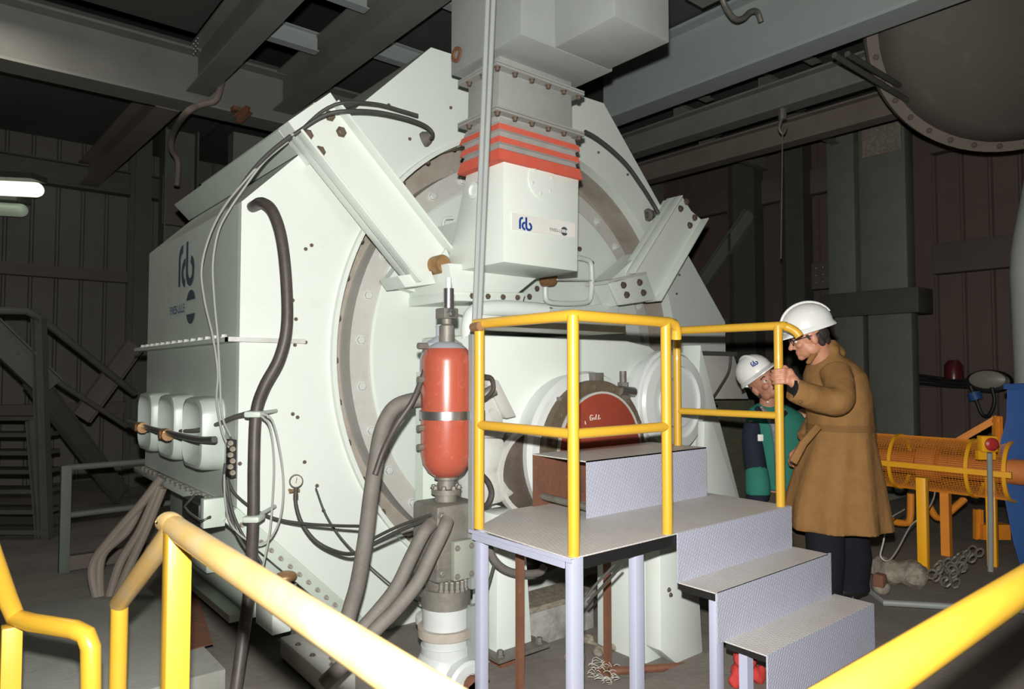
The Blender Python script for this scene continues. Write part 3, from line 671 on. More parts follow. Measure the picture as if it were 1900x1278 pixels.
# trough under the hopper
p = [Y(x, y, 3.35) for x, y in ((838, 492), (1062, 500), (985, 520), (940, 545), (850, 542))]
mb = MB(); mb.prism([Y(832, 488, 3.35), Y(1066, 506, 3.35), Y(1000, 512, 3.35), Y(962, 543, 3.35), Y(842, 542, 3.35)], (0, .50, 0)); mb.build('trough', M['white'], ch, bevel=.004)
MB().prism([Y(995, 509, 3.30), Y(1068, 500, 3.30), Y(1068, 505, 3.30), Y(998, 514, 3.30)], (0, .3, 0)).build('trough_lip', M['white'], ch)
sg = MB().prism([Y(950, 394, CY0 - .006), Y(1067, 414, CY0 - .006), Y(1067, 441, CY0 - .006), Y(950, 425, CY0 - .006)], (0, .006, 0)).build('sign', M['sign'], ch)
sg['label'] = 'white sign with blue letters'
AX2, NN2 = V((1, 0, 0)), V((0, -1, 0))
p0 = Y(963, 424, CY0 - .008); h = (Y(963, 401, CY0).z - p0.z)
fcb(p0, AX2, AY, NN2, h, .002).build('logo_lettering', M['blueletter'], sg)
p = Y(1047, 429, CY0 - .008); mb = MB(); halfmoon(mb, 0, 0, .026, .010, p, AX2, AY, NN2, .002); mb.build('round_emblem', M['greyletter'], sg)
p = Y(1020, 427.5, CY0 - .009); text('small_lettering', 'FIVES-LILLE', .028, p - V((0, 0, .002)), AX2, AY, NN2, M['paletext'], sg, th=.001, squeeze=1.0)
# round blind flange marks on the chute face and side
c0 = Y(1005, 335, CY0); MB().lathe([(.105, 0), (.105, .006), (.09, .008), (0, .008)], c0, NN2, 32).build('inspection_cover', M['white'], ch)
bolts(ch, [c0 + V((.08 * math.cos(R(a)), -.008, .08 * math.sin(R(a)))) for a in range(20, 380, 60)], (0, -1, 0), .007, .008, M['boltp'])
MB().lathe([(.05, 0), (.05, .02), (.035, .022), (.03, .01), (0, .01)], X(882, 354, CX0), (-1, 0, 0), 24).build('side_boss', M['white'], ch)
# bracket ears on the drum head left of the chute
MB().tube([Y(x, y, YF + .02) for x, y in ((840, 404), (826, 405), (822, 412), (824, 470))], .012, 8).build('small_handle', M['white'], mill)

# hub plate and bolted edge under the chute
mb = MB(); mb.prism([Y(x, y, YF - .01) for x, y in ((838, 545), (1040, 575), (1150, 560), (1140, 600), (885, 590), (840, 580))], (0, .115, 0))
mb.build('hub_plate', M['white'], mill)
bolts(mill, [Y(x, y, YF + .095) for x, y in ((845, 547), (1075, 462), (1098, 488), (1117, 521), (1022, 575), (1142, 590))], (0, -1, 0), .016, .015)
bolts(mill, [Y(x, y, YF - .01) for x, y in ((1132, 555), (982, 550), (996, 535), (962, 553))], (0, -1, 0), .016, .015)
bolts(mill, [Y(x, y, 3.35) for x, y in ((876, 549), (905, 550), (933, 551), (960, 552))], (0, -1, 0), .014, .015)
MB().prism([Y(x, y, 3.36) for x, y in ((838, 540), (975, 543), (970, 560), (838, 558))], (0, .49, 0)).build('bolted_ledge', M['white'], mill, bevel=.003)
mb = MB(); lo = [Y(1015, 498, YF + .10)] + [Y(x, y, YF - .01) for x, y in ((1015, 503), (1012, 545), (1022, 561), (1080, 562), (1096, 550), (1097, 492), (1083, 480), (1066, 478))] + [Y(1060, 478, YF + .10)]
mb.tube(lo, .020, 10, 4); mb.build('loop_handle', M['white'], mill)
MB().lathe([(.052, -.08), (.052, 0), (.046, .012), (0, .012)], Y(1024, 517, 3.64), (0, -1, 0), 20).build('rusty_pin', M['brass'], mill)
MB().tube([Y(1034, 519, 3.6), Y(1120, 521, 3.78)], .006, 6).build('thin_rod', M['boltp'], mill)

# ================================================================== ROLLER HOUSING IN FRONT OF THE DRUM
rh = thing('roller_housing', 'big white housing with a rounded shoulder behind the yellow platform railing', 'housing', (2.9, 3.2, .2))
yh = 3.10
pts = [(878, 620), (1165, 632), (1205, 641), (1228, 658), (1240, 690), (1243, 760), (1235, 900), (1230, 960), (1030, 1010), (935, 1010), (925, 840), (880, 800)]
MB().prism([Y(x, y, yh) for x, y in pts], (0, .55, 0)).build('cheek_plate', M['white'], rh, bevel=.02)
# projecting ledge over it
za = 1.785
A = Z(884, 600, za); B = Z(1196, 615, za)
MB().prism([V((A.x + .1, 2.80, za)), V((B.x + .05, 2.80, za)), V((B.x + .05, 3.7, za)), V((X(892, 600, 2.78).x, 3.7, za))], (0, 0, .055)).build('top_ledge', M['dusty'], rh, bevel=.004)
mb = MB(); mb.tube([Y(x, y, 3.2) for x, y in ((872, 640), (872, 600), (885, 578), (930, 572), (1010, 577))], .05, 14, 6); mb.build('shoulder_rib', M['white'], rh)
# bearing with red end cap
bc = Y(1095, 835, 2.96)
MB().lathe([(.44, .25), (.48, .0), (.465, -.03), (.36, -.04)], bc + V((-.03, 0, 0)), (0, 1, 0), 56).build('bearing_boss', M['white2'], rh)
MB().ring(.425, .30, -.085, -.02, bc + V((-.02, 0, 0)), YA, 56).build('bearing_flange', M['flangebrown'], rh)
MB().lathe([(.345, -.02), (.345, -.095), (.33, -.10), (0, -.105)], bc, (0, 1, 0), 56, nocap=True).build('end_cap', M['discred'], rh)
MB().ring(.358, .345, -.10, -.08, bc, YA, 56).build('cap_rim', M['ringl'], rh)
bolts(rh, [bc + V((.388 * math.cos(R(a)) - .015, -.085, .388 * math.sin(R(a)))) for a in range(0, 360, 24)], (0, -1, 0), .016, .022, M['flangebrown'])
MB().box(tuple(bc + V((-.04, -.08, .385))), tuple(bc + V((.04, .0, .47)))).build('flange_key', M['steeld'], rh, bevel=.004)
MB().box(tuple(bc + V((-.31, -.07, .26))), tuple(bc + V((-.24, .0, .33)))).build('flange_key', M['steeld'], rh, bevel=.004)
q = Y(1156, 715, 2.90)
mb = MB(); mb.cyl(q + V((0, 0, -.08)), q + V((0, 0, .09)), .022, n=12); mb.cyl(q + V((0, 0, -.02)), q + V((0, 0, .02)), .036, n=6); mb.box(tuple(q + V((-.035, -.03, -.14))), tuple(q + V((.035, .03, -.05)))); mb.build('grease_valve', M['steeld'], rh)
MB().cyl(Y(1150, 724, 2.88), Y(1176, 727, 2.88), .030, n=10).build('valve_body', M['steel'], rh)
# handwritten chalk, letter by letter
cO = Y(1094, 779, bc.y - .107)
for st_ in ([(.045, .035), (.02, .042), (.006, .02), (.014, -.004), (.036, 0), (.038, .016), (.024, .016)], [(.056, .020), (.060, -.002)],
            [(.086, .045), (.078, .002), (.092, .002)], [(.120, .040), (.110, 0), (.130, .004), (.136, .012)], [(-.052, -.008), (-.046, -.036)]):
    st_ = [(x * .68, y * .68) for x, y in st_]; mb = MB(); stroke(mb, st_, .004, V((cO.x, bc.y - .1055, cO.z)), AX2, AY, NN2, .002); mb.build('chalk_letter', M['chalk'], rh)
# white roller drum to the right
rc = Y(1256, 747, 2.88)
wr = thing('roller_bearing', 'white stepped bearing drum at the right end of the roller housing', 'bearing', rc)
prof = [(.24, .62), (.24, .30), (.30, .26), (.30, .14), (.335, .12), (.335, .02), (.32, 0), (.25, -.01), (.245, .012), (.17, .012), (.165, -.02), (0, -.02)]
MB().lathe(prof, rc, (0, 1, 0), 56).build('drum', M['white2'], wr)
MB().ring(.36, .325, .05, .10, rc, YA, 56).build('collar', M['white2'], wr)
# gussets of the housing base
g = MB(); g.prism([Z(1307, 918, .70)] * 1 + [Y(1313, 780, 2.75), Y(1325, 783, 2.75), Y(1372, 935, 2.75), Y(1308, 935, 2.75)][0:0] + [Y(1307, 918, 2.75), Y(1308, 785, 2.75), Y(1322, 784, 2.75), Y(1340, 830, 2.75), Y(1372, 925, 2.75)][1:], (0, .05, 0)) if False else None
mb = MB(); mb.prism([Y(1304, 935, 2.72), Y(1307, 782, 2.72), Y(1322, 784, 2.72), Y(1372, 935, 2.72)], (0, .05, 0)); mb.build('base_gusset', M['white'], rh, bevel=.003)
mb = MB(); mb.prism([Y(1285, 935, 3.0), Y(1300, 640, 3.0), Y(1335, 780, 3.0), Y(1375, 935, 3.0)], (0, .3, 0)); mb.build('base_web', M['white'], rh, bevel=.003)
# tapered foot below the platform
fx = Z(1255, 1231, 0)
mb = MB(); fy = fx.y
def fP(x, y, yy): return Y(x, y, yy)
bl, brr = fx, V((fx.x + .30, fy, 0)); 
f_ = [V((fx.x, fy, 0)), V((fx.x + .235, fy, 0)), V((fx.x + .20, fy, .45)), V((fx.x + .10, fy, .80)), V((fx.x - .13, fy, .80)), V((fx.x - .13, fy, .10))]
ft = thing('tapered_foot', 'large tapered white steel foot standing under the platform, right of the rusty post', 'foot', fx)
mb.prism(f_, (0, .10, 0)); mb.build('front_plate', M['white'], ft, bevel=.004)
MB().box((fx.x - .13, fy + .10, .0), (fx.x + .02, fy + .45, .75)).build('web', M['white'], ft, bevel=.004)
bolts(ft, [V((fx.x - .06, fy, .40)), V((fx.x - .045, fy, .37))], (0, -1, 0), .010, .01)

# lever, casting and pipes left of the roller housing
lv = thing('lever_assembly', 'grey lever plate and dirty white casting between red accumulator and roller housing', 'lever', (2.2, 3.1, .8))
mb = MB(); mb.prism([Y(x, y, 2.98) for x, y in ((908, 700), (925, 706), (958, 772), (940, 776), (930, 760), (905, 712))], (0, .08, 0)); mb.build('lever_plate', M['ringl'], lv, bevel=.003)
mb = MB(); mb.prism([Y(x, y, 2.98) for x, y in ((890, 810), (938, 812), (944, 850), (925, 872), (948, 905), (962, 915), (930, 935), (885, 945), (880, 880))], (0, .25, 0)); mb.build('casting', M['dusty'], lv, bevel=.03)
mb = MB(); mb.prism([Y(x, y, 3.0) for x, y in ((888, 722), (912, 716), (935, 775), (938, 815), (885, 812))], (0, .2, 0)); mb.build('upper_casting', M['dusty'], lv, bevel=.02)
MB().cyl(Y(895, 735, 2.93), Y(918, 722, 2.9), .03, n=12).build('pin', M['steeld'], lv)
rl_ = MB(); rl_.lathe([(.0, -.05), (.20, -.05), (.235, -.03), (.24, .0), (.24, .25)], Y(975, 872, 3.05), (0, 1, 0), 40); rl_.build('roller_end', mat('roller_dark', (.09, .07, .055), .6, .2, (.2, .17, .14), .6, 5), lv)
MB().ring(.25, .225, -.075, -.03, Y(975, 872, 3.05), YA, 40).build('roller_rim', M['ringl'], lv)
tag(MB().tube([Y(x, y, 2.85) for x, y in ((885, 745), (902, 738), (915, 722), (912, 702), (898, 698))], .012, 8, 5).build('hose', M['rubber']), 'short black hose looping behind the left railing post', 'hose')
tag(MB().tube([Y(x, y, 2.9) for x, y in ((893, 880), (906, 895), (912, 915), (905, 935), (893, 940))], .016, 8, 5).build('hose', M['rubber']), 'short black hose loop low behind the left railing post', 'hose')

# ================================================================== ACCUMULATORS AND HYDRAULICS
YAcc = 2.8
ac = thing('hydraulic_accumulator', 'tall orange-red pressure bottle with a steel strap, left of the platform', 'pressure bottle', Y(830, 930, YAcc))
def yz(px, py): return Y(px, py, YAcc)
A0 = yz(829, 636); A1 = yz(829, 888); cx_, cy_ = A0.x, A0.y
def lt(prof, name, m, par, n=40, cx=None, cy=None):
    return MB().lathe([(r, z) for r, z in prof], V((cx or cx_, cy or cy_, 0)), (0, 0, 1), n).build(name, m, par)
ra = .124; zT, zB = yz(829, 632).z, yz(829, 886).z
prof = [(0.03, zB - .0), (.055, zB + .005), (.09, zB + .03), (.115, zB + .07), (ra, zB + .12), (ra, zT - .10)]
prof += [(ra * math.cos(R(a)), zT - .10 + .10 * math.sin(R(a))) for a in (15, 30, 40)]
lt(prof, 'bottle', M['accred'], ac)
lt([(ra * math.cos(R(a)) + .001, zT - .10 + .10 * math.sin(R(a))) for a in (38, 50, 65, 80)] + [(.0, zT)], 'shoulder', mat('bottle_top_grey', (.36, .38, .42), .5, 0), ac)
zs = yz(829, 769).z
lt([(ra + .001, zs - .02), (ra + .008, zs - .02), (ra + .008, zs + .02), (ra + .001, zs + .02)], 'strap', M['steel'], ac)
MB().box((cx_ + .10, cy_ - .10, zs - .02), (cx_ + .16, cy_ - .07, zs + .02)).build('strap_lug', M['steel'], ac, bevel=.003)
zt = [yz(829, y).z for y in (632, 605, 600, 590, 572, 555, 535, 515)]
MB().lathe([(.038, zT - .01), (.038, zt[1]), (.025, zt[1] + .01), (.025, zt[3])], V((cx_, cy_, 0)), (0, 0, 1), 20).build('neck_nut', M['steeld'], ac)
MB().box((cx_ - .042, cy_ - .04, zt[3] - .005), (cx_ + .042, cy_ + .04, zt[4])).build('valve_block', M['steeld'], ac, bevel=.006)
bolts(ac, [V((cx_ - .005, cy_ - .04, (zt[3] + zt[4]) / 2))], (0, -1, 0), .018, .02, M['steel'])
MB().cyl((cx_ + .01, cy_, zt[4] - .005), (cx_ + .01, cy_, zt[6]), .026, n=16).build('gas_valve', M['steel'], ac)
MB().cyl((cx_ + .01, cy_, zt[6]), (cx_ + .01, cy_, zt[7]), .013, n=12).build('valve_stem', M['white2'], ac)
# neck below, collar
zq = [yz(829, y).z for y in (884, 905, 915, 930)]
MB().lathe([(.058, zq[0] + .02), (.058, zq[0] - .01), (.042, zq[0] - .015), (.042, zq[1]), (.072, zq[1] - .002), (.072, zq[2]), (.055, zq[2]), (.055, zq[3] - .02)], V((cx_, cy_, 0)), (0, 0, 1), 24).build('bottom_neck', M['steeld'], ac)
bolts(ac, [V((cx_ + .062 * math.cos(R(a)), cy_ + .062 * math.sin(R(a)), zq[1])) for a in range(0, 360, 45)], (0, 0, 1), .012, .016, M['steeld'])
# bracket pole behind
mb = MB(); mb.box((cx_ - .05, cy_ + .13, .45), (cx_ + .05, cy_ + .20, 1.55)); mb.build('mounting_plate', M['side'], ac)
MB().box((cx_ - .02, cy_ + .10, zs - .015), (cx_ + .02, cy_ + .14, zs + .015)).build('strap_mount', M['side'], ac)
for z in (zs + .33, zs + .17, zs - .06, zs - .15): MB().cyl((cx_ - .15, cy_ + .02, z), (cx_ - .10, cy_ + .02, z), .016, n=8).build('fitting', M['steeld'], ac)
hb = thing('hydraulic_cylinder', 'dirty steel valve block on a white ram, directly beneath the red bottle', 'hydraulic cylinder', (cx_, cy_, 0))
zb0, zb1 = yz(829, 1066).z, yz(829, 928).z
MB().box((cx_ - .125, cy_ - .11, zb0), (cx_ + .125, cy_ + .11, zb1)).build('valve_block', M['steeld'], hb, bevel=.02)
MB().box((cx_ - .05, cy_ - .145, zb0 + .01), (cx_ + .06, cy_ - .11, zb0 + .19)).build('cover_plate', mat('block_green_grey', (.26, .28, .23), .6, 0, dust=(.4, .36, .3), dust_amt=.4), hb, bevel=.004)
bolts(hb, [V((cx_ + dx, cy_ - .11, z)) for dx in (-.10, .095) for z in (zb1 - .045, zb0 + .05, zb0 + .22)], (0, -1, 0), .016, .016, M['steeld'])
bolts(hb, [V((cx_ + dx, cy_ - .145, z)) for dx in (-.035, .045) for z in (zb0 + .03, zb0 + .16)], (0, -1, 0), .011, .01, M['steeld'])
zr = [yz(829, y).z for y in (1066, 1085, 1100, 1120, 1152, 1160, 1172, 1188, 1192, 1215)]
hb2 = [(.10, zb0), (.10, zr[1]), (.118, zr[1] - .002), (.118, zr[3])]
MB().lathe(hb2, V((cx_, cy_, 0)), (0, 0, 1), 32).build('gland', M['steeld'], hb)
bolts(hb, [V((cx_ + .075 * math.cos(R(a)), cy_ + .075 * math.sin(R(a)) - .04, zr[1] - .003)) for a in range(200, 341, 20)], (0, 0, 1), .013, .05, M['steeld'])
MB().lathe([(.112, zr[3]), (.112, zr[5]), (.13, zr[5]), (.13, zr[6]), (.112, zr[6]), (.112, zr[8]), (.118, zr[8]), (.118, zr[9]), (.105, zr[9]), (.105, zr[9] - .06)], V((cx_, cy_, 0)), (0, 0, 1), 32).build('barrel', M['ram'], hb)
MB().lathe([(.134, zr[5] + .005), (.134, zr[6] - .005)], V((cx_, cy_, 0)), (0, 0, 1), 32).build('barrel_band', M['ring'], hb)
MB().ell((cx_ - .02, cy_, .10), .14, .14, .17, n=28, m=18).build('rod_eye', M['ram'], hb)
MB().lathe([(.115, .15), (.115, 0), (.10, -.012), (.06, -.012), (.055, .0), (0, 0)], (cx_ + .02, cy_ - .16, .10), (0, 1, 0), 28).build('eye_boss', M['ram'], hb)
mb = MB(); mb.obox((cx_ + .03, cy_ - .185, .11), V((.075, 0, .03)), V((0, .015, 0)), V((-.008, 0, .02))); mb.cyl((cx_ + .03, cy_ - .20, .11), (cx_ + .03, cy_ - .16, .11), .04, n=12); mb.build('pin_retainer', M['rust'], hb)
MB().box((cx_ - .14, cy_ - .13, 0), (cx_ + .12, cy_ + .13, .03)).build('base_block', M['dusty'], hb)
# second ram behind the post
h2 = thing('hydraulic_cylinder', 'second white ram partly hidden behind the platform\'s left leg', 'hydraulic cylinder', (2.25, 3.1, 0))
hx, hy = 2.03, 3.06
MB().lathe([(.075, 0), (.075, .25), (.12, .26), (.12, .29), (.085, .30), (.085, .40), (.125, .41), (.125, .45), (.085, .46), (.085, .62), (.10, .63), (.10, .68), (.06, .69), (.06, .70)], V((hx, hy, 0)), (0, 0, 1), 28).build('barrel', M['dusty'], h2)
bolts(h2, [V((hx + .10 * math.cos(R(a)), hy + .10 * math.sin(R(a)), .45)) for a in range(180, 361, 36)], (0, 0, 1), .014, .02, M['steeld'])
a2 = thing('rear_accumulator', 'blue-grey pressure bottle mostly hidden behind the red one', 'pressure bottle', (2.1, 3.05, 1.0))
MB().lathe([(.05, .95), (.11, 1.02), (.125, 1.10), (.125, 1.62), (.10, 1.70), (.04, 1.74), (.04, 1.8)], V((2.06, 3.07, 0)), (0, 0, 1), 28).build('bottle', mat('bottle_blue_grey', (.46, .50, .55), .5, 0), a2)
MB().cyl((2.06, 3.07, .70), (2.06, 3.07, .97), .05).build('bottom_neck', M['steeld'], a2)

def hose(label, pts, r, m, k=7, n=12, name='hose', cat='hose', plane=None):
    P = [(Y(x, y, plane) if plane else D(x, y, d)) for x, y, *q in pts for d in (q or [0])]
    return tag(MB().tube(P, r, n, k).build(name, m), label, cat)
hz = hose('thick black hose hanging in an S-curve down the left front of the mill', [(468, 384, 3.72), (486, 376, 3.60), (506, 392, 3.55), (522, 440, 3.52), (531, 520, 3.50), (532, 605, 3.48), (518, 665, 3.46), (490, 718, 3.44), (475, 768, 3.43), (471, 860, 3.40), (470, 960, 3.38), (463, 1090, 3.36), (450, 1190, 3.30), (438, 1278, 3.22), (430, 1330, 3.2)], .029, M['rubber'], 6)
for px, py, d, lb in ((474, 768, 3.43, 'upper grey clamp holding the thick black hose'), (471, 961, 3.38, 'lower grey clamp holding the thick black hose')):
    c = thing('hose_clamp', lb, 'clamp', D(px, py, d))
    MB().obox(D(px, py, d), RT * .042, HF * .05, V((0, 0, .016))).build('saddle', M['side'], c, bevel=.012)
    MB().cyl(D(px, py, d) + HF * .03, D(px, py, d) + HF * .05 + V((0, .0, 0)) + HF * .25, .010, n=8).build('stud', M['side'], c)
hose('fat dusty hose curving from behind the red bottle down across the ring', [(800, 742, 3.42), (765, 743, 3.40), (730, 758, 3.36), (708, 800, 3.33), (697, 860, 3.30), (688, 920, 3.28), (678, 1000, 3.25), (664, 1080, 3.22), (650, 1130, 3.2), (635, 1190, 3.15)], .038, M['rubberd'])
hose('slimmer black hose crossing the fat dusty hose beside the red bottle', [(795, 668, 3.33), (782, 705, 3.30), (765, 745, 3.26), (735, 790, 3.24), (712, 835, 3.24), (696, 880, 3.22)], .014, M['rubber'])
hose('left of the two dusty hoses sweeping down from the steel valve block', [(800, 972, 3.16), (785, 990, 3.10), (762, 1035, 3.08), (735, 1090, 3.05), (700, 1135, 3.0), (660, 1180, 2.95), (620, 1230, 2.9)], .031, M['rubberd'])
hose('right of the two dusty hoses sweeping down from the steel valve block', [(830, 965, 3.10), (822, 985, 3.05), (800, 1030, 3.02), (775, 1080, 3.0), (735, 1130, 2.96), (700, 1165, 2.92), (660, 1210, 2.85), (600, 1270, 2.8)], .031, M['rubberd'])
hose('dark return hose on the floor side of the two dusty hoses', [(700, 1172, 3.2), (650, 1215, 3.1), (600, 1262, 3.05)], .022, M['rubber'], 5)
hose('thin hose sagging from the pressure gauge towards the fat dusty hose', [(549, 905, 3.66), (549, 935, 3.64), (560, 970, 3.62), (585, 1003, 3.6), (620, 1022, 3.56), (655, 1027, 3.40), (690, 1010, 3.36), (740, 985, 3.3), (795, 962, 3.2)], .010, M['cable'])
hose('thin dark line running level from the left cables behind the fat dusty hose', [(420, 882, 3.66), (435, 915, 3.63), (470, 944, 3.6), (510, 962, 3.58), (560, 971, 3.56), (620, 975, 3.5), (665, 976, 3.42)], .008, M['cable'])
hose('thin pipe line rising from the valve block to the left', [(800, 955, 3.2), (750, 972, 3.3), (710, 990, 3.36), (670, 1012, 3.42)], .008, M['cable'])
hose('thin cable running along the lower bolt circle of the front plate', [(586, 905, 3.72), (605, 955, 3.72), (635, 1000, 3.72), (675, 1040, 3.72), (740, 1095, 3.74), (800, 1130, 3.76)], .005, M['cable'], 5, 8, 'cable', 'cable')
hose('upper grey tube arching over the mill top from the left brace', [(560, 240, 3.75), (600, 205, 3.78), (640, 190, 3.8), (700, 193, 3.95), (745, 205, 4.05), (775, 214, 4.12)], .009, M['cable'])
hose('black hose arching over the mill front to a fitting left of the duct', [(545, 250, 3.7), (600, 215, 3.72), (645, 206, 3.75), (700, 208, 3.88), (755, 220, 4.0), (790, 234, 4.1), (803, 248, 4.14), (800, 256, 4.2)], .011, M['cable'])
def fitting(label, p, q, r=.03):
    mb = MB(); mb.cyl(p, q, r * .6, n=12); mb.lathe([(0, 0), (r, 0), (r * 1.1, .02), (r * .8, .05), (r * .5, .06)], p, (V(q) - V(p)), 14)
    return tag(mb.build('hose_fitting', M['rubberd']), label, 'fitting')
fitting('rubber-capped fitting at the end of the arching hose left of the duct', Y(784, 260, YF - .03), Y(802, 252, YF - .08), .045)
hose('black hose curving down the right shoulder of the mill front', [(1085, 244, 4.95), (1105, 255, 5.0), (1135, 278, 5.1), (1165, 308, 5.2), (1192, 346, 5.3), (1212, 378, 5.4), (1222, 396, 5.42)], .014, M['cable'])
fitting('rubber-capped fitting at the lower end of the right shoulder hose', Y(1200, 399, YF - .03), Y(1222, 396, YF - .06), .05)
# thin cables down the left flank
for lb, r, m, pts in (
    ('left of two thin cables hanging down the side panel past the logo', .006, 'cableg', [(545, 248, 3.66), (500, 285, 3.66), (455, 335, 3.66), (415, 385, 3.7), (388, 440, 3.74), (374, 500, 3.76), (380, 560, 3.74), (395, 625, 3.70), (404, 690, 3.68), (402, 745, 3.64), (412, 800, 3.58), (425, 830, 3.56)]),
    ('right of two thin cables hanging down the side panel past the logo', .006, 'cableg', [(535, 262, 3.66), (490, 300, 3.66), (452, 350, 3.66), (425, 390, 3.66), (405, 430, 3.68), (395, 490, 3.7), (398, 560, 3.68), (404, 625, 3.66), (408, 700, 3.64), (412, 770, 3.6), (428, 810, 3.56)]),
    ('thick black cable dropping over the left beam edge onto the side panel', .012, 'cable', [(540, 252, 3.62), (505, 280, 3.64), (475, 310, 3.66), (445, 350, 3.7), (425, 385, 3.74)]),
    ('pale wire looping right of the thick black hose, inner loop', .005, 'cableg', [(480, 768, 3.4), (500, 790, 3.42), (508, 850, 3.44), (506, 920, 3.44), (500, 990, 3.4), (488, 1050, 3.36)]),
    ('pale wire looping right of the thick black hose, outer loop', .005, 'cableg', [(482, 765, 3.4), (505, 780, 3.42), (520, 840, 3.44), (526, 900, 3.44), (520, 960, 3.44), (500, 1000, 3.42), (470, 1008, 3.4), (430, 975, 3.42), (418, 930, 3.5), (416, 880, 3.54)]),
    ('grey lead running from the side covers to the upper hose clamp', .012, 'rubberd', [(335, 800, 4.1), (365, 798, 3.95), (400, 788, 3.8), (430, 775, 3.6), (468, 764, 3.42)]),
    ('dark cable falling from the open notch past the lower left flange', .008, 'cable', [(418, 860, 3.56), (415, 900, 3.56), (425, 945, 3.54), (440, 990, 3.52), (465, 1030, 3.5), (490, 1062, 3.5)]),
    ('second dark cable falling past the lower left flange', .007, 'cable', [(422, 890, 3.55), (432, 950, 3.52), (455, 1000, 3.5), (480, 1035, 3.5), (500, 1075, 3.46)])):
    hose(lb, pts, r, M[m], 6, 8, 'cable', 'cable')
# messy terminals in a dark notch
nt = thing('terminal_strip', 'dark strip of cable terminals on the edge of the mill by the thick hose', 'terminal strip', (1.2, 3.7, 1.1))
a = Y(424, 815, 3.72); b = Y(434, 885, 3.72)
MB().box((Y(424, 850, 3.7).x, 3.66, Y(430, 884, 3.7).z), (Y(434, 850, 3.7).x, 3.74, Y(430, 815, 3.7).z)).build('strip', M['black'], nt)
for i in range(6):
    MB().cyl(Y(425 + (i % 2) * 5, 822 + i * 11, 3.66), Y(428 + (i % 2) * 4, 822 + i * 11, 3.62), .014, n=8).build('terminal', M['debris'], nt)
# gauge
gp = Y(549, 892, 3.66)
gg = thing('pressure_gauge', 'small round pressure gauge with white face on the mill front, right of the thick hose', 'gauge', gp)
ga = (CAM_POS - gp); ga.z = 0; ga.normalize(); ga = (ga * .6 + V((0, -1, 0)) * .4).normalized()
MB().lathe([(.028, -.02), (.036, 0), (.036, .018), (.031, .022), (.031, .016), (0, .016)], gp, ga, 28).build('case', M['steeld'], gg)
MB().lathe([(.030, .0165), (0, .0175)], gp, ga, 24, nocap=True).build('dial', M['glass'], gg)
MB().obox(gp + ga * .019 + V((0, 0, .006)), V((.0015, 0, .0)) , ga * .001, V((.003, 0, .014))).build('needle', M['black'], gg)
mb = MB(); mb.cyl(gp - V((0, 0, .03)), gp - V((0, 0, .08)), .010, n=10); mb.cyl(gp - V((.035, 0, .052)), gp - V((-.02, 0, .052)), .010, n=8); mb.cyl(gp - V((0, 0, .07)), gp - V((0, 0, .10)), .014, n=6); mb.cyl(gp - V((0, 0, .06)), gp + V((0, .1, -.06)), .008, n=8); mb.build('tap', M['brass'], gg)

# leaning conduit beside the platform
pc = thing('support_pole', 'slim double grey pole rising from the floor beside the red bottle past the duct', 'pole', (1.95, 2.72, 0))
for dx in (-6, 5):
    MB().tube([D(885 + dx * .8, 600, 3.28), D(912 + dx, -30, 3.28)], .013, 10).build('rod', M['galv'], pc)
MB().box(tuple(D(876, 620, 3.3) - V((0, 0, 1.2))), tuple(D(876, 620, 3.3) + V((.045, .03, .0)))).build('channel', M['galv'], pc)
MB().box(tuple(V((*D(876, 620, 3.3).xy, 0))), tuple(V((*D(876, 620, 3.3).xy, .45)) + V((.045, .03, 0)))).build('channel_foot', M['galv'], pc)
MB().cyl(D(878, 607, 3.25), D(892, 605, 3.18), .022, n=10).build('clamp', M['brass'], pc)

# ================================================================== PLATFORM AND STEPS
pf = thing('service_platform', 'grey steel platform with tread-plate steps in front of the mill', 'platform', (2.7, 2.0, 0))
PZ, ZG = .83, .17
top_ = [(1.90, 1.945), (3.55, 1.945), (3.55, 2.50), (3.52, 2.83), (2.32, 2.83), (1.93, 2.60)]
MB().prism([V((x, y, PZ - .006)) for x, y in top_], (0, 0, .006)).build('deck_plate', M['treadtop'], pf, bevel=0)
fr = MB(); fr.box((1.98, 1.95, PZ - .056), (3.54, 1.956, PZ - .006)); fr.build('edge_angle', M['black'], pf)
MB().box((1.906, 1.99, PZ - .05), (1.911, 2.60, PZ - .021)).build('edge_angle', M['lav'], pf)
# thin lavender lip visible along left edge
MB().box((1.90, 1.945, PZ - .02), (1.906, 2.62, PZ - .004)).build('edge_lip', M['lav'], pf)
steps = [(.61, 1.945, 1.765, 2.57, 3.55), (.39, 1.765, 1.565, 2.63, 3.62)]
def slab(name, x0, x1, y0, y1, z, m): MB().box((x0, y0, z - .005), (x1, y1, z)).build(name, m, pf)
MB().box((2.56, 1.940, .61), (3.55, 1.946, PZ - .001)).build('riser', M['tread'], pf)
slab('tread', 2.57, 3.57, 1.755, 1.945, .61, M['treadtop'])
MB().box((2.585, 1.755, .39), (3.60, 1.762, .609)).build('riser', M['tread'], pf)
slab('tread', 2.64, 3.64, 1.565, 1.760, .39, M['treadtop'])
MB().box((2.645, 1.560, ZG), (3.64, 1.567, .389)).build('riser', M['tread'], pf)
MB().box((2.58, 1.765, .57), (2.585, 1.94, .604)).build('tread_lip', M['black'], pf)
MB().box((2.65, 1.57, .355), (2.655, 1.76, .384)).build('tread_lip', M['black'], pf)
def leg(x0, y0, x1, y1, z0, z1, m='lav', nm='leg'): return MB().box((x0, y0, z0), (x1, y1, z1)).build(nm, M[m], pf, bevel=.003)
leg(1.92, 2.55, 1.965, 2.595, 0, PZ - .006); leg(1.912, 1.951, 1.975, 1.99, 0, PZ - .007)
leg(2.32, 1.98, 2.375, 2.02, ZG, PZ - .006); leg(2.585, 1.763, 2.64, 1.80, ZG, .604)
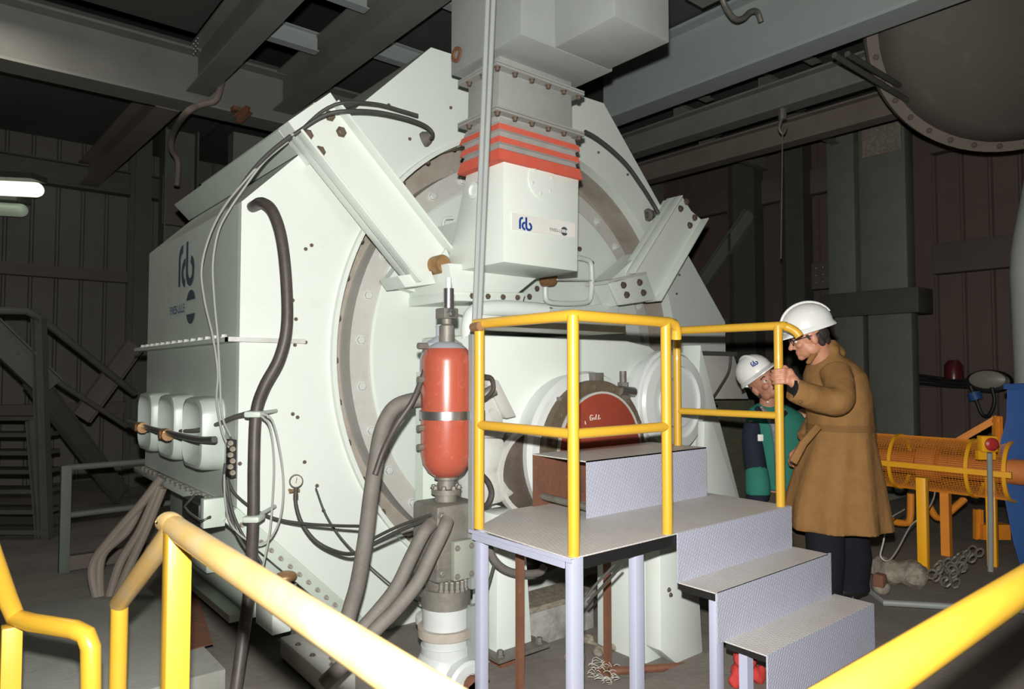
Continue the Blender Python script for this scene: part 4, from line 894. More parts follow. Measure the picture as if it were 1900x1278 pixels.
MB().box((2.655, 1.66, ZG), (2.70, 1.70, .385)).build('leg', M['lav'], pf)
leg(3.50, 1.96, 3.545, 2.0, ZG, .8)
rp = thing('rusty_post', 'thin rusty angle post under the platform, left of centre', 'post', (2.2, 2.5, 0))
q = Z(985, 1278, .05); MB().box((2.12, 2.52, 0), (2.155, 2.545, .80)).build('angle', M['rust'], rp); MB().box((2.08, 2.46, 0), (2.2, 2.6, .015)).build('foot', M['rust'], rp)
rp = thing('rusty_post', 'thin rusty angle post under the platform, beside the tapered white foot', 'post', (2.6, 2.6, 0))
MB().box((2.70, 2.50, .0), (2.735, 2.525, .80)).build('angle', M['rust'], rp); MB().box((2.66, 2.45, 0), (2.78, 2.56, .012)).build('foot', M['rust'], rp)
tag(MB().tube([(2.66, 2.45, .03), (3.12, 2.18, .03)], .02, 8).build('pipe', M['rust']), 'rusty pipe lying on the floor towards the tapered white foot', 'pipe')
# top box step
bs = thing('box_step', 'raised tread-plate box step standing on the platform, open at its left end', 'step', (2.97, 2.65, PZ))
X0, X1, Y0, Y1, Z1_ = 2.47, 3.465, 2.415, 2.82, 1.11
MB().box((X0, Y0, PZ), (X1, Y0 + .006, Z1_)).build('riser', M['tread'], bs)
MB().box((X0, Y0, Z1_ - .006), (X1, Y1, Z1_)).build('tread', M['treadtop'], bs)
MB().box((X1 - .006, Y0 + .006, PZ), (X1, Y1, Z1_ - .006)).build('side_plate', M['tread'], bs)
MB().box((X0, Y1 - .01, PZ), (X1 - .006, Y1, Z1_ - .006)).build('rear_plate', M['rust'], bs)
MB().box((X0 + .30, Y0 + .006, PZ), (X0 + .306, Y1 - .01, Z1_ - .006)).build('inner_plate', M['rust'], bs)
MB().tube([(X0 + .02, Y0 + .02, PZ + .05), (X0 + .02, Y1 - .06, PZ + .06)], .018, 10).build('brace_bar', M['steeld'], bs)
# yellow railings
def rail(name, label, cols, loc): return thing(name, label, 'railing', loc)
rg = thing('guard_railing', 'yellow pipe railing around the near corner of the platform, three posts', 'railing', (1.93, 1.96, PZ))
RR = .0235; zt_ = 1.775; zm = 1.305
Pc = V((1.935, 1.965, 0)); Pl = V((1.935, 2.585, 0)); Pr = V((2.52, 1.965, 0))
def at(p, z): return V((p.x, p.y, z))
end = at(Pr, zt_)
MB().tube([at(Pl, zt_) + V((0, .03, 0)), at(Pc, zt_) + V((0, .03, 0)), at(Pc, zt_), at(Pc, zt_) + V((.03, 0, 0)), end + V((.02, 0, 0)), end + V((.06, 0, -.006)), end + V((.085, .005, -.03)), end + V((.09, .01, -.075))], RR, 16).build('top_rail', M['yellow'], rg)
MB().tube([at(Pl, zm), at(Pc, zm)], RR * .9, 14).build('mid_rail', M['yellow'], rg); MB().tube([at(Pc, zm), at(Pr, zm)], RR * .9, 14).build('mid_rail', M['yellow'], rg)
for p in (Pl, Pc, Pr):
    MB().tube([at(p, PZ - .0), at(p, zt_ - .14), at(p, zt_)], [RR, RR, RR * 1.02], 16).build('post', M['yellow'], rg)
r2 = thing('guard_railing', 'yellow pipe railing gripped by the man in the brown coat, right edge of platform', 'railing', (3.5, 1.97, PZ))
Qa = V((3.50, 1.975, 0)); Qb = V((3.44, 2.60, 0)); zt2 = 1.80; zm2 = 1.315
MB().tube([at(Qb, zt2) + V((-.03, .04, 0)), at(Qb, zt2), at(Qa, zt2) + V((0, .03, 0)), at(Qa, zt2) + V((.02, -.03, -.004)), at(Qa, zt2) + V((.05, -.07, -.03)), at(Qa, zt2) + V((.06, -.09, -.06))], RR, 16, 3).build('top_rail', M['yellow'], r2)
MB().tube([at(Qb, zm2), at(Qa, zm2)], RR * .85, 14).build('mid_rail', M['yellow'], r2)
MB().tube([at(Qa, PZ), at(Qa, zt2)], RR, 16).build('post', M['yellow'], r2); MB().tube([at(Qb, Z1_), at(Qb, zt2)], RR, 16).build('post', M['yellow'], r2)
# foreground railings round the photographer
fg = thing('foreground_railing', 'blurred yellow handrail rising from the bottom edge at left of centre, with square post', 'railing', (.5, 1.5, 0))
fa, fb = V((.505, -.15, 1.125)), V((.505, 2.06, 1.125)); low = X(222, 1118, .505)
sl_ = (low - fb); knee = fb + V((0, .02, 0))
MB().tube([fa, fb - V((0, .10, 0)), fb, fb + sl_.normalized() * .10, low], .031, 20, 5).build('handrail', M['yellowflash'], fg)
MB().box((.475, 2.00, 0), (.535, 2.06, 1.125)).build('square_post', M['yellow'], fg, bevel=.004)
MB().tube([V((low.x, low.y, 0)), low], .028, 16).build('lower_post', M['yellow'], fg)
fr_ = thing('foreground_railing', 'blurred yellow handrail crossing the lower right corner of the photo', 'railing', (1.2, .45, 0))
MB().tube([V((.505, .43, 1.125)) + V((.06, 0, 0)), V((3.0, .43, 1.125))], .032, 20).build('handrail', M['yellow'], fr_)
for x in (2.95,): MB().box((x, .40, .17), (x + .06, .46, 1.12)).build('square_post', M['yellow'], fr_)
fl2 = thing('foreground_railing', 'yellow looped handrail end at the bottom left corner of the photo', 'railing', (.15, 2.4, 0))
pB = D(28, 1150, 2.25); pC = D(140, 1168, 2.12); pE = D(168, 1200, 2.10)
MB().tube([D(-60, 900, 1.95), D(-15, 1030, 2.12), D(12, 1105, 2.22), pB + V((0, 0, .01)), D(60, 1155, 2.2), pC, D(160, 1178, 2.11), pE, D(169, 1290, 2.10), V((*D(169, 1290, 2.10).xy, 0))], .028, 18, 0).build('handrail', M['yellow'], fl2)
q = D(22, 1160, 2.25); MB().box((q.x - .028, q.y - .028, 0), (q.x + .028, q.y + .028, q.z)).build('square_post', M['yellow'], fl2, bevel=.003)

# ================================================================== FLOOR THINGS
pl = thing('concrete_plinth', 'pale concrete plinth on the floor behind the bottom of the left railing', 'plinth', (.8, 3.7, 0))
MB().box((.30, 3.50, 0), (1.10, 5.2, .12)).build('slab', M['plinth'], pl, bevel=.008)
a = Z(345, 1205, .125); MB().prism([Z(322, 1130, .12), Z(360, 1085, .12), Z(395, 1195, .12), Z(322, 1215, .12)], (0, 0, .004)).build('stained_sheet', M['rust'], pl)
tag(MB().box((.95, 3.05, 0), (1.30, 3.36, .015)).build('sole_plate', M['plinth']), 'flat pale plate on the floor beneath the thick hose', 'plate')
# grey steel sill running under the mill front
sb = thing('front_sill', 'pale steel channel lying under the mill front, crossed by the foreground handrail', 'channel', (1.6, 3.2, 0))
mb = MB(); P0, P1 = Z(525, 1190, .10), Z(625, 1260, .10); 
mb.prism([Z(520, 1182, .12), Z(560, 1172, .12), Z(660, 1240, .12), Z(612, 1262, .12)], (0, 0, -.1)); mb.build('top', M['ringl'], sb, bevel=.004)
bolts(sb, [Z(553, 1196, .12), Z(580, 1216, .12)], (0, 0, 1), .012, .01)
# stub column on flanges left of the rusty post
sc = thing('box_column', 'white box-section column on a bolted flange under the platform', 'support leg', (2.2, 2.95, 0))
lx = Y(945, 1200, 2.9)
def frus(x0, x1, y0, y1, z0, z1, t): return MB().loft([rect(x0, x1, y0, y1, z0), rect(x0 + t, x1 - t, y0 + t, y1 - t, z1)])
frus(lx.x - .10, lx.x + .14, 2.88, 3.12, lx.z, .79, .03).build('leg', M['white'], sc, bevel=.004)
MB().box((lx.x - .15, 2.80, lx.z - .02), (lx.x + .20, 3.16, lx.z)).build('flange', M['steeld'], sc)
MB().box((lx.x - .07, 2.88, 0), (lx.x + .10, 3.10, lx.z - .02)).build('stub', M['rust'], sc)
bolts(sc, [V((lx.x - .11, 2.84, lx.z)), V((lx.x + .02, 2.84, lx.z)), V((lx.x + .16, 2.84, lx.z))], (0, 0, 1), .018, .03, M['steeld'])
tag(MB().tube([Y(x, y, 2.75) for x, y in ((905, 1005), (915, 1035), (935, 1055), (965, 1064), (1000, 1062), (1010, 1050))], .020, 10, 6).build('hose', M['rubberd']), 'drooping grey hose under the platform\'s left edge', 'hose')
tag(MB().tube([Y(x, y, 2.75) for x, y in ((908, 1010), (918, 1035), (912, 1065), (903, 1095))], .008, 8, 6).build('cable', M['cable']), 'black cable end hanging under the platform beside its left leg', 'cable')
tag(MB().tube([Z(1055, 1150, .5), Z(1100, 1090, .62), Z(1140, 1048, .7)], .006, 8).build('cable', M['cable']), 'upper of two dark lines slanting behind the platform front leg', 'cable')
tag(MB().tube([Z(1090, 1118, .5), Z(1125, 1080, .6), Z(1155, 1048, .7)], .006, 8).build('cable', M['cable']), 'lower of two dark lines slanting behind the platform front leg', 'cable')
sill = thing('base_beam', 'dusty paint-flaked base beam on the floor beneath the platform', 'beam', (2.9, 3.0, 0))
MB().box((2.25, 2.98, 0), (3.10, 3.06, .20)).build('side', mat('flaked_paint', (.38, .38, .36), .8, 0, (.12, .10, .08), .9, 7, dust=(.1, .08, .06), dust_amt=.6), sill)
MB().box((2.25, 2.96, .20), (3.10, 3.2, .23)).build('ledge', M['debris'], sill)
random.seed(3)
def lump(name, label, cat, c, r, m, n=3, amp=.3, grp=None):
    mb = MB()
    for i in range(n):
        mb.ell(V(c) + V((random.uniform(-r, r) * .6, random.uniform(-r, r) * .6, r * .45)), r * random.uniform(.5, .8), r * random.uniform(.5, .8), r * .5, n=12, m=8)
    for i, v in enumerate(mb.v): mb.v[i] = v + V((random.uniform(-1, 1), random.uniform(-1, 1), random.uniform(-1, 1))) * r * amp * .3
    o = mb.build(name, m, sharp=60); rm = o.modifiers.new('r', 'REMESH'); rm.mode = 'VOXEL'; rm.voxel_size = r * .12; sm = o.modifiers.new('s', 'SMOOTH'); sm.iterations = 2
    return tag(o, label, cat, grp)
for i, (x, y, r, lb) in enumerate(((1085, 1190, .05, 'dark lump of rubble on the floor beneath the platform, nearest its front leg'), (1068, 1235, .07, 'largest dark rubble lump beneath the platform'), (1110, 1215, .045, 'rubble lump right of the pale tangle of shavings'),
                     (1060, 1160, .04, 'rubble lump farthest back beneath the platform'), (1145, 1205, .04, 'rubble lump beside the second rusty post'))):
    lump('rubble', lb, 'rubble', Z(x, y, .0), r, M['debris'])
mb = MB()
for k in range(26):
    c = Z(1118 + random.uniform(-26, 26), 1248 + random.uniform(-16, 22), .02); r = random.uniform(.012, .03)
    nz = V((random.uniform(-.4, .4), random.uniform(-.4, .4), 1)).normalized(); u, w_ = frame(nz)
    mb.tube([c + (u * math.cos(a) + w_ * math.sin(a)) * r + V((0, 0, .006 * math.sin(a * 2) + .012)) for a in [i * .45 for i in range(random.randint(8, 14))]], .0018, 5)
tag(mb.build('metal_shavings', M['wire']), 'pale tangle of wire shavings on the floor below the platform', 'shavings', kind='stuff')
tag(MB().tube([Z(x, y, .02) for x, y in ((1050, 1165), (1070, 1185), (1105, 1195), (1125, 1215), (1118, 1235))], .010, 8, 6).build('hose', M['debris']), 'dusty hose lying on the floor below the platform', 'hose')
# red cloth bag under the lowest step
rb = MB(); c = Z(1385, 1262, ZG) + V((0, 0, .0))
c = Z(1376, 1268, ZG)
for dx, dy, dz, r in ((0, 0, .055, .055), (.05, .01, .07, .05), (.02, -.02, .10, .045), (-.05, 0, .03, .035), (.07, -.03, .03, .05), (-.03, -.01, .11, .03), (.05, .03, .10, .045)):
    rb.ell(c + V((dx, dy, dz)), r, r * .8, r * .8, n=14, m=9)
for i, v in enumerate(rb.v): rb.v[i] = v + V((0, 0, 1)) * (.008 * math.sin(v.x * 90) + .008 * math.sin(v.y * 110 + v.x * 40))
o = rb.build('cloth_bundle', M['redcloth']); rm = o.modifiers.new('r', 'REMESH'); rm.mode = 'VOXEL'; rm.voxel_size = .007; sm = o.modifiers.new('s', 'SMOOTH'); sm.iterations = 2
tag(o, 'crumpled red cloth lying under the lowest platform step', 'cloth')

# ================================================================== RIGHT SIDE
# mesh-guarded shaft
mg = thing('shaft_guard', 'orange wire-mesh guard tube over a shaft on yellow posts, behind the coat', 'machine guard', (5.88, 2.1, ZG))
gx, gz, gr, gy0, gy1 = 5.88, .845, .205, 1.55, 2.75
MB().lathe([(0, gy0 - .1), (.09, gy0 - .1), (.09, 2.0), (.13, 2.02), (.13, 2.15), (.09, 2.17), (.09, gy1 + .1), (0, gy1 + .1)], V((gx, 0, gz)), YA, 24, nocap=True).build('shaft', mat('shaft_rusty_orange', (.62, .20, .04), .6, 0, (.40, .13, .04), .7, 8), mg)
g = MB(); g.lathe([(gr, gy0 + (gy1 - gy0) * i / 60) for i in range(91)], V((gx, 0, gz)), YA, 84, nocap=True)
o = g.build('wire_mesh', M['orange'], mg, smooth=False); wf = o.modifiers.new('w', 'WIREFRAME'); wf.thickness = .004; wf.use_even_offset = False
for y in (gy0, 1.78, 2.30, gy1): MB().ring(gr + .012, gr - .004, y - .012, y + .012, V((gx, 0, gz)), YA, 40).build('hoop', M['yellowfar'], mg)
MB().box((gx - gr - .03, gy0 - .05, gz - .02), (gx - gr - .005, gy1, gz + .02)).build('side_rail', M['yellowfar'], mg)
for (px, py), (wx, lab) in zip(((1715, 1072), (1843, 1050)), ((.03, 0), (.03, 0))):
    q = Z(px, py, ZG); MB().box((q.x - wx, q.y - .03, ZG), (q.x + wx, q.y + .03, .84)).build('post', M['yellowfar'], mg, bevel=.004)
q = Z(1757, 1030, ZG); MB().box((q.x - .03, q.y - .03, ZG), (q.x + .03, q.y + .03, .66)).build('rear_post', M['orange'], mg)
for pts in (((1650, 965), (1672, 970), (1688, 965), (1690, 915)), ((1725, 940), (1738, 960), (1755, 955), (1790, 925))):
    MB().tube([D(x, y, 5.7) for x, y in pts], .028, 10, 3).build('hanger_pipe', M['orange'], mg)
MB().tube([D(1783, 812, 5.7), D(1772, 835, 5.6), D(1768, 858, 5.5)], .02, 10, 3).build('dark_strap', M['dark'], mg)
es = thing('emergency_stop', 'red mushroom stop button on a yellow box, right edge of the orange guard', 'stop button', D(1832, 822, 4.75))
q = D(1832, 823, 4.75)
MB().obox(q, RT * .055, HF * .03, V((0, 0, .055))).build('box', M['yellowfar'], es, bevel=.008)
MB().lathe([(.02, 0), (.045, .01), (.045, .02), (.03, .032), (0, .034)], q - HF * .03, -HF, 24).build('button', M['redbtn'], es)
MB().obox(q + HF * .02 - V((0, 0, .08)), RT * .06, HF * .015, V((0, 0, .03))).build('bracket', M['yellowfar'], es)
MB().tube([q + V((0, 0, -.06)) - HF * .02, D(1838, 950, 4.78), D(1838, 1075, 4.8)], .018, 10).build('cable_conduit', M['galv'], es)
of = thing('orange_frame', 'orange angle frame rising to a corner beside the blue machine', 'frame', D(1840, 790, 5.6))
MB().beam(D(1770, 822, 5.7), D(1852, 775, 5.5), (0, 0, 1), .05, .04).build('sloping_bar', M['orange'], of)
MB().beam(D(1850, 772, 5.5), D(1852, 850, 5.5), RT, .06, .04).build('upright', M['orange'], of)
MB().obox(D(1842, 985, 5.6), RT * .11, HF * .05, V((0, 0, .06))).build('foot_plate', M['orange'], of)
MB().beam(D(1815, 945, 5.6), D(1815, 1000, 5.6), RT, .06, .04).build('lower_bar', M['orange'], of)
# blue machine with white tank
bm_ = thing('blue_machine', 'blue machine base at the right edge of the photo beneath a white tank', 'machine', D(1900, 1040, 4.9))
d0 = 4.9
def pb(px, py, d=d0): return D(px, py, d)
prof = [(1868, 716), (1990, 716), (1990, 1060), (1893, 1052), (1880, 1010), (1858, 900), (1855, 820), (1866, 780)]
MB().prism([pb(x, y) for x, y in prof], V((.9, 0, 0))).build('body', M['blue'], bm_, bevel=.01)
MB().prism([pb(x, y, d0 - .02) for x, y in ((1862, 712), (1990, 712), (1990, 722), (1862, 722))], V((.9, 0, 0))).build('rim', M['blue'], bm_)
MB().prism([V((*p.xy, ZG)) for p in (pb(1893, 1052), pb(1990, 1060), pb(1990, 1060) + V((.8, 0, 0)), pb(1893, 1052) + V((.8, 0, 0)))], (0, 0, .10)).build('plinth', M['plinth'], bm_)
wt = thing('white_tank', 'tall white rounded tank at the right edge, standing on the blue machine', 'tank', D(1930, 715, 5.1))
cxy = pb(2011, 700, 5.3); zt0 = pb(1900, 714, 5.3).z
MB().lathe([(.435, zt0), (.44, zt0 + .5), (.445, zt0 + .88), (.435, zt0 + 1.05), (.41, zt0 + 1.22), (.36, zt0 + 1.48), (.33, zt0 + 1.66), (.325, zt0 + 1.9), (0, zt0 + 1.9)], V((cxy.x, cxy.y, 0)), (0, 0, 1), 48).build('shell', M['palewhite'], wt)
# cone duct overhead
cn_ = thing('conical_duct', 'huge brown flanged conical duct hanging in the upper right corner', 'duct', (6.3, 1.6, 3.6))
Cc = D(1918, -14, 5.55); ax_ = (-HF * .80 + V((0, 0, -.42)) + RT * -.12).normalized()
MB().lathe([(.95, -.9), (1.16, -.05), (1.16, .03), (1.02, .16), (.55, .30), (.3, .34), (0, .35)], Cc, ax_, 64).build('cone', M['cone'], cn_, sharp=50)
MB().ring(1.25, 1.15, -.045, 0, Cc, ax_, 72).build('flange', M['beamb'], cn_)
MB().ring(1.25, 1.15, -.10, -.055, Cc, ax_, 72).build('flange', M['cone'], cn_)
u, w_ = frame(ax_)
bolts(cn_, [Cc + (u * math.cos(R(a)) + w_ * math.sin(R(a))) * 1.20 for a in range(0, 360, 10)], ax_, .02, .02, M['bolt'])
for i, (a, b) in enumerate((((1548, 102), (1690, 190)), ((1572, 100), (1680, 165)))):
    tag(MB().tube([D(*a, 5.2), D(*b, 6.0)], .022, 8).build('stay_rod', M['dark']), ('lower', 'upper')[i] + ' dark stay rod running from the pale beam towards the conical duct', 'rod')
# wall gear
wl = thing('floodlight', 'oval bulkhead floodlight on the right wall near the blue machine', 'light', X(1840, 694, 9.4))
MB().lathe([(.19, 0), (.22, .06), (.20, .12), (.17, .13), (0, .13)], X(1838, 694, 9.45), (-1, 0, 0), 28).build('body', M['black'], wl)
MB().lathe([(.165, .132), (.12, .15), (0, .155)], X(1838, 694, 9.45), (-1, 0, 0), 28, nocap=True).build('lens', M['lampface'], wl)
for o in wl.children: o.scale = (1, 1.1, .62)
ct = thing('cable_tray', 'dark cable tray on the right wall carrying black cables', 'cable tray', X(1750, 715, 9.4))
t0, t1 = X(1705, 708, 9.40), X(1868, 714, 9.40)
MB().box((9.36, t1.y, t0.z - .06), (9.52, t0.y, t0.z + .02)).build('tray', M['dark'], ct)
for i in range(3): MB().tube([t0 + V((-.05, 0, .05 * i - .02)), (t0 + t1) / 2 + V((-.06, 0, .04 * i - .04)), t1 + V((-.05, 0, .05 * i - .02))], .02, 8, 5).build('cable', M['black'], ct)
MB().tube([X(1800, 716, 9.3), X(1812, 745, 9.3), X(1822, 768, 9.3), X(1835, 770, 9.3), X(1845, 745, 9.3), X(1840, 718, 9.3)], .02, 8, 6).build('cable', M['black'], ct)
o = MB().cyl(X(1806, 728, 9.3), X(1812, 742, 9.3), .07).build('blue_plug', M['blue']); tag(o, 'small blue plug socket hanging below the wall cable tray', 'socket')
o = MB().lathe([(.10, 0), (.10, .16), (.06, .22), (0, .23)], X(1770, 703, 9.3), (0, 0, 1), 16).build('beacon', mat('beacon_red', (.10, .015, .02), .3)); tag(o, 'dark red beacon lamp standing on the wall cable tray', 'beacon')
# base details on floor at right
fc = thing('foot_clutter', 'worn brown boot-like lump with pale top on the floor beside the trousers', 'debris', Z(1635, 1100, ZG))
q = Z(1636, 1102, ZG)
MB().ell(q + V((0, 0, .04)), .06, .05, .045).build('sole', M['debris'], fc); MB().loft([rect(q.x - .06, q.x + .03, q.y - .035, q.y + .035, q.z + .05), rect(q.x - .05, q.x + .01, q.y - .03, q.y + .03, q.z + .13)]).build('upper', M['rust'], fc, bevel=.012)
lump('rock', 'brown lump of stone on the floor under the orange guard', 'rock', Z(1672, 1078, ZG), .16, M['debris'], 4)
tag(MB().tube([Z(1615, 1098, ZG + .02), Z(1640, 1118, ZG + .02), Z(1760, 1125, ZG + .02), Z(1900, 1132, ZG + .02)], .018, 8).build('pipe', M['galv']), 'thin pale pipe lying along the floor at lower right', 'pipe')
ch_ = MB()
for i in range(7):
    for j in range(4):
        q = Z(1735 + i * 8 + j * 9, 1082 - i * 8 + j * 3, ZG + .03 + .01 * (i % 2)); q = q + V((random.uniform(-.04, .04), random.uniform(-.04, .04), random.uniform(0, .09))); tl = random.uniform(-1, 1)
        ch_.tube([q + V((.034 * math.cos(a), .022 * math.sin(a) + .01 * tl * math.cos(a), .022 * math.cos(a + tl))) for a in [k * math.pi / 4 for k in range(9)]], .008, 6)
tag(ch_.build('chain_heap', M['steeld']), 'heap of dark chain between the orange guard posts', 'chain', kind='stuff')
wr_ = MB(); wr_.tube([D(x, y, d) for x, y, d in ((1678, 790 + 155, 4.9), (1650, 965, 4.6), (1638, 1010, 4.5), (1634, 1032, 4.45), (1648, 1040, 4.45), (1665, 1020, 4.6), (1690, 975, 4.9), (1715, 955, 5.0), (1732, 925, 5.2), (1735, 905, 5.3))], .005, 6, 6)
tag(wr_.build('wire', M['wire']), 'thin pale wire looping from the orange guard down behind the coat', 'wire')

# dark boxes behind the railing and guard at the mill's right corner
cg2 = thing('grey_hopper', 'grey sheet-metal guard hanging at the mill\'s right corner beside the jacketed worker', 'guard', Y(1330, 740, 3.4))
MB().prism([Y(x, y, 3.30) for x, y in ((1288, 657), (1362, 660), (1389, 740), (1302, 740))], (0, .38, 0)).build('skirt', M['ringl'], cg2, bevel=.004)
MB().box(tuple(Y(1285, 658, 3.22)), tuple(Y(1368, 653, 3.22) + V((0, .5, .0)))).build('top_rail', M['dark'], cg2)
MB().tube([Y(x, y, 3.25) for x, y in ((1356, 660), (1352, 690), (1335, 720), (1322, 742), (1330, 750))], .011, 8, 5).build('hose', M['rubber'], cg2)
MB().prism([Y(x, y, 3.6) for x, y in ((1330, 742), (1400, 742), (1400, 935), (1355, 935))], (0, .1, 0)).build('rusty_stand', mat('stand_olive', (.10, .10, .06), .8, 0, (.06, .055, .04), .7, 7, dust=(.35, .3, .2), dust_amt=.35), cg2)

# ================================================================== PEOPLE
def remesh(o, vox, it=4):
    rm = o.modifiers.new('remesh', 'REMESH'); rm.mode = 'VOXEL'; rm.voxel_size = vox; rm.use_smooth_shade = True
    sm = o.modifiers.new('smooth', 'SMOOTH'); sm.iterations = it; sm.factor = .5
    return o
def head(mb, C, F, U, s=1.):
    """skull, jaw, nose, brow, lips, ears in a frame F (face), U (crown)"""
    F = F.normalized(); U = (U - F * U.dot(F)).normalized(); L = U.cross(F); A = (F, L, U)
    P = lambda f, l, u: C + (F * f + L * l + U * u) * s
    E_ = lambda f, l, u, a, b, c: mb.ell(P(f, l, u), a * s, b * s, c * s, A, 20, 14)
    E_(-.005, 0, .015, .100, .077, .100)
    E_(.028, 0, -.045, .066, .062, .068); E_(.040, 0, -.075, .050, .052, .040); E_(.072, 0, -.100, .022, .024, .020)
    E_(.070, 0, .018, .026, .050, .016)                       # brow
    for q in (-1, 1):
        E_(.066, q * .038, -.028, .026, .024, .022)              # cheeks
        mb.ell(P(-.008, q * .077, -.018), .020 * s, .009 * s, .032 * s, A, 12, 8)
        E_(.010, q * .052, -.070, .038, .014, .030)
    mb.cap(P(.088, 0, .008), P(.115, 0, -.036), .009 * s, .014 * s, 10)
    for q in (-1, 1): mb.ell(P(.101, q * .013, -.041), .011 * s, .009 * s, .008 * s, A, 10, 8)
    mb.ell(P(.088, 0, -.068), .010 * s, .026 * s, .006 * s, A, 12, 8); mb.ell(P(.086, 0, -.080), .010 * s, .022 * s, .007 * s, A, 12, 8)
    return P, A
def helmet(P, A, s, parent, dz=.062):
    F, L, U = A; C = P(-.010, 0, dz)
    hs = []; n = 40
    mb = MB(); rings = []
    for th, h in ((0, -.03), (0, -.018), (12, 0), (28, 0), (44, 0), (60, 0), (74, 0), (86, 0)):
        r = math.cos(R(th)); z = h + .118 * math.sin(R(th))
        rings.append([C + (F * (math.cos(2 * math.pi * j / n) * .136 * r) + L * (math.sin(2 * math.pi * j / n) * .112 * r) + U * z) * s for j in range(n)])
    mb.loft(rings)
    o = mb.build('helmet', M['helmet'], parent, sharp=60)
    o['label'] = 'white hard hat'
    mb = MB(); br = []
    for e, z in ((.0, -.012), (1., -.034), (1., -.040), (.0, -.030)):
        rr = []
        for j in range(n):
            a = 2 * math.pi * j / n; ext = (.012 + .045 * max(0, math.cos(a)) ** 1.5) * e
            rr.append(C + (F * (math.cos(a) * (.135 + ext)) + L * (math.sin(a) * (.111 + ext * .9)) + U * z) * s)
        br.append(rr)
    br.append(br[0]); mb.loft(br, cap=False); mb.build('brim', M['helmet'], o, sharp=60)
    mb = MB(); mb.tube([C + (F * (math.cos(R(t)) * .137) + U * (.121 * math.sin(R(t)) + 0)) * s for t in range(20, 165, 8)], .008 * s, 8); mb.build('ridge', M['helmet'], o)
    return o
def oval(c, a, b, u, v, n=28, rip=0., ph=0., k=7):
    return [c + u * (a * math.cos(t) * (1 + rip * math.sin(k * t + ph))) + v * (b * math.sin(t) * (1 + rip * math.sin(k * t + ph))) for t in [2 * math.pi * j / n for j in range(n)]]
ZU = V((0, 0, 1))
# ---------------------------------------------------------------- man in the brown coat
dA = 4.02
hC = D(1501, 624, dA)
Fd = (-RT * .93 + HF * .20 - ZU * .30).normalized(); Ud = (ZU * .95 - RT * .22 + HF * 0)
mb = MB(); PH, AH = head(mb, hC, Fd, Ud, 1.02)
neck0 = PH(-.03, 0, -.06); neckb = D(1527, 680, dA + .02)
mb.cap(neck0, neckb, .058, .066, 16)
chest = D(1550, 735, dA + .05); hips = D(1560, 880, dA + .08)
mb.ell(chest, .12, .17, .20, (RT, HF, ZU)); mb.cap(chest, hips, .13, .13, 16); mb.ell(hips, .13, .16, .13, (RT, HF, ZU))
for q, fx_, fyy in ((-1, 1528, -.10), (1, 1578, .10)):
    an = D(fx_, 1100, dA + .1 + fyy); an.z = ZG + .09; ht = D(1548 + q * 20, 900, dA + .08 + fyy); kn = D((fx_ + 1548 + q * 20) / 2, 1010, dA + .09 + fyy)
    mb.cap(ht, kn, .075, .05, 14); mb.cap(kn, an, .048, .036, 14)
# arms under the sleeves
S1 = D(1556, 700, dA - .12); E1 = D(1563, 748, dA - .30); 
post = V((Qa.x, Qa.y, 0)); gz_ = D(1450, 699, 3.735).z
grip = V((post.x, post.y, gz_))
W1 = D(1478, 713, 3.70)
mb.cap(S1, E1, .05, .042, 14); mb.cap(E1, W1, .042, .027, 14)
S2 = D(1548, 700, dA + .22); E2 = D(1520, 775, dA + .26); W2 = D(1488, 830, dA + .2)
mb.cap(S2, E2, .05, .042, 14); mb.cap(E2, W2, .042, .028, 14)
# left hand closed on the post
K = grip + RT * .047 - HF * .020
mb.cap(W1, W1 + (K - W1) * .5, .027, .034, 14)
pa = K - ZU * .030; pb_ = K + ZU * .030
pm = (W1 + K) / 2
mb.cap(pm - ZU * .02, pa + RT * .006, .020, .018, 12); mb.cap(pm + ZU * .02, pb_ + RT * .006, .020, .018, 12); mb.cap(pm, K, .022, .020, 12)
for i, (dz, ln) in enumerate(((.036, .92), (.013, 1.0), (-.010, .96), (-.032, .8))):
    rr_ = .034
    k0 = grip + ZU * dz + RT * .045 - HF * .022
    k1 = grip + ZU * (dz + .003) + RT * .012 - HF * (rr_ + .004)
    k2 = grip + ZU * (dz - .001) - RT * (.026 * ln) - HF * .022
    k3 = grip + ZU * (dz - .004) - RT * (.034 * ln) + HF * .006
    for a_, b_, r0, r1 in ((k0, k1, .0115, .0105), (k1, k2, .0105, .0095), (k2, k3, .0095, .0085)): mb.cap(a_, b_, r0, r1, 10)
th0 = pm + ZU * .028 + HF * .008; th1 = grip + ZU * .052 + RT * .040 + HF * .012; th2 = grip + ZU * .055 + RT * .004 + HF * .036
mb.cap(th0, th1, .016, .013, 10); mb.cap(th1, th2, .012, .010, 10)
# right hand, relaxed at the coat front
h0 = W2; h1 = W2 - RT * .05 - ZU * .05
mb.cap(h0, h1, .026, .030, 12)
for i in range(4):
    f0_ = h1 + HF * (-.027 + .018 * i); f1_ = f0_ - RT * .02 - ZU * .035; f2_ = f1_ + RT * .008 - ZU * .028
    mb.cap(f0_, f1_, .010, .009, 10); mb.cap(f1_, f2_, .009, .0075, 10)
mb.cap(h0 - RT * .03 - HF * .02, h1 - HF * .045 - ZU * .01, .012, .010, 10)
manA = mb.build('person', M['skin'], sharp=180); remesh(manA, .0052, 3)
tag(manA, 'man in long camel coat and white hard hat leaning forward, gripping the yellow post', 'person')
hl = helmet(PH, AH, 1.06, manA, .068)
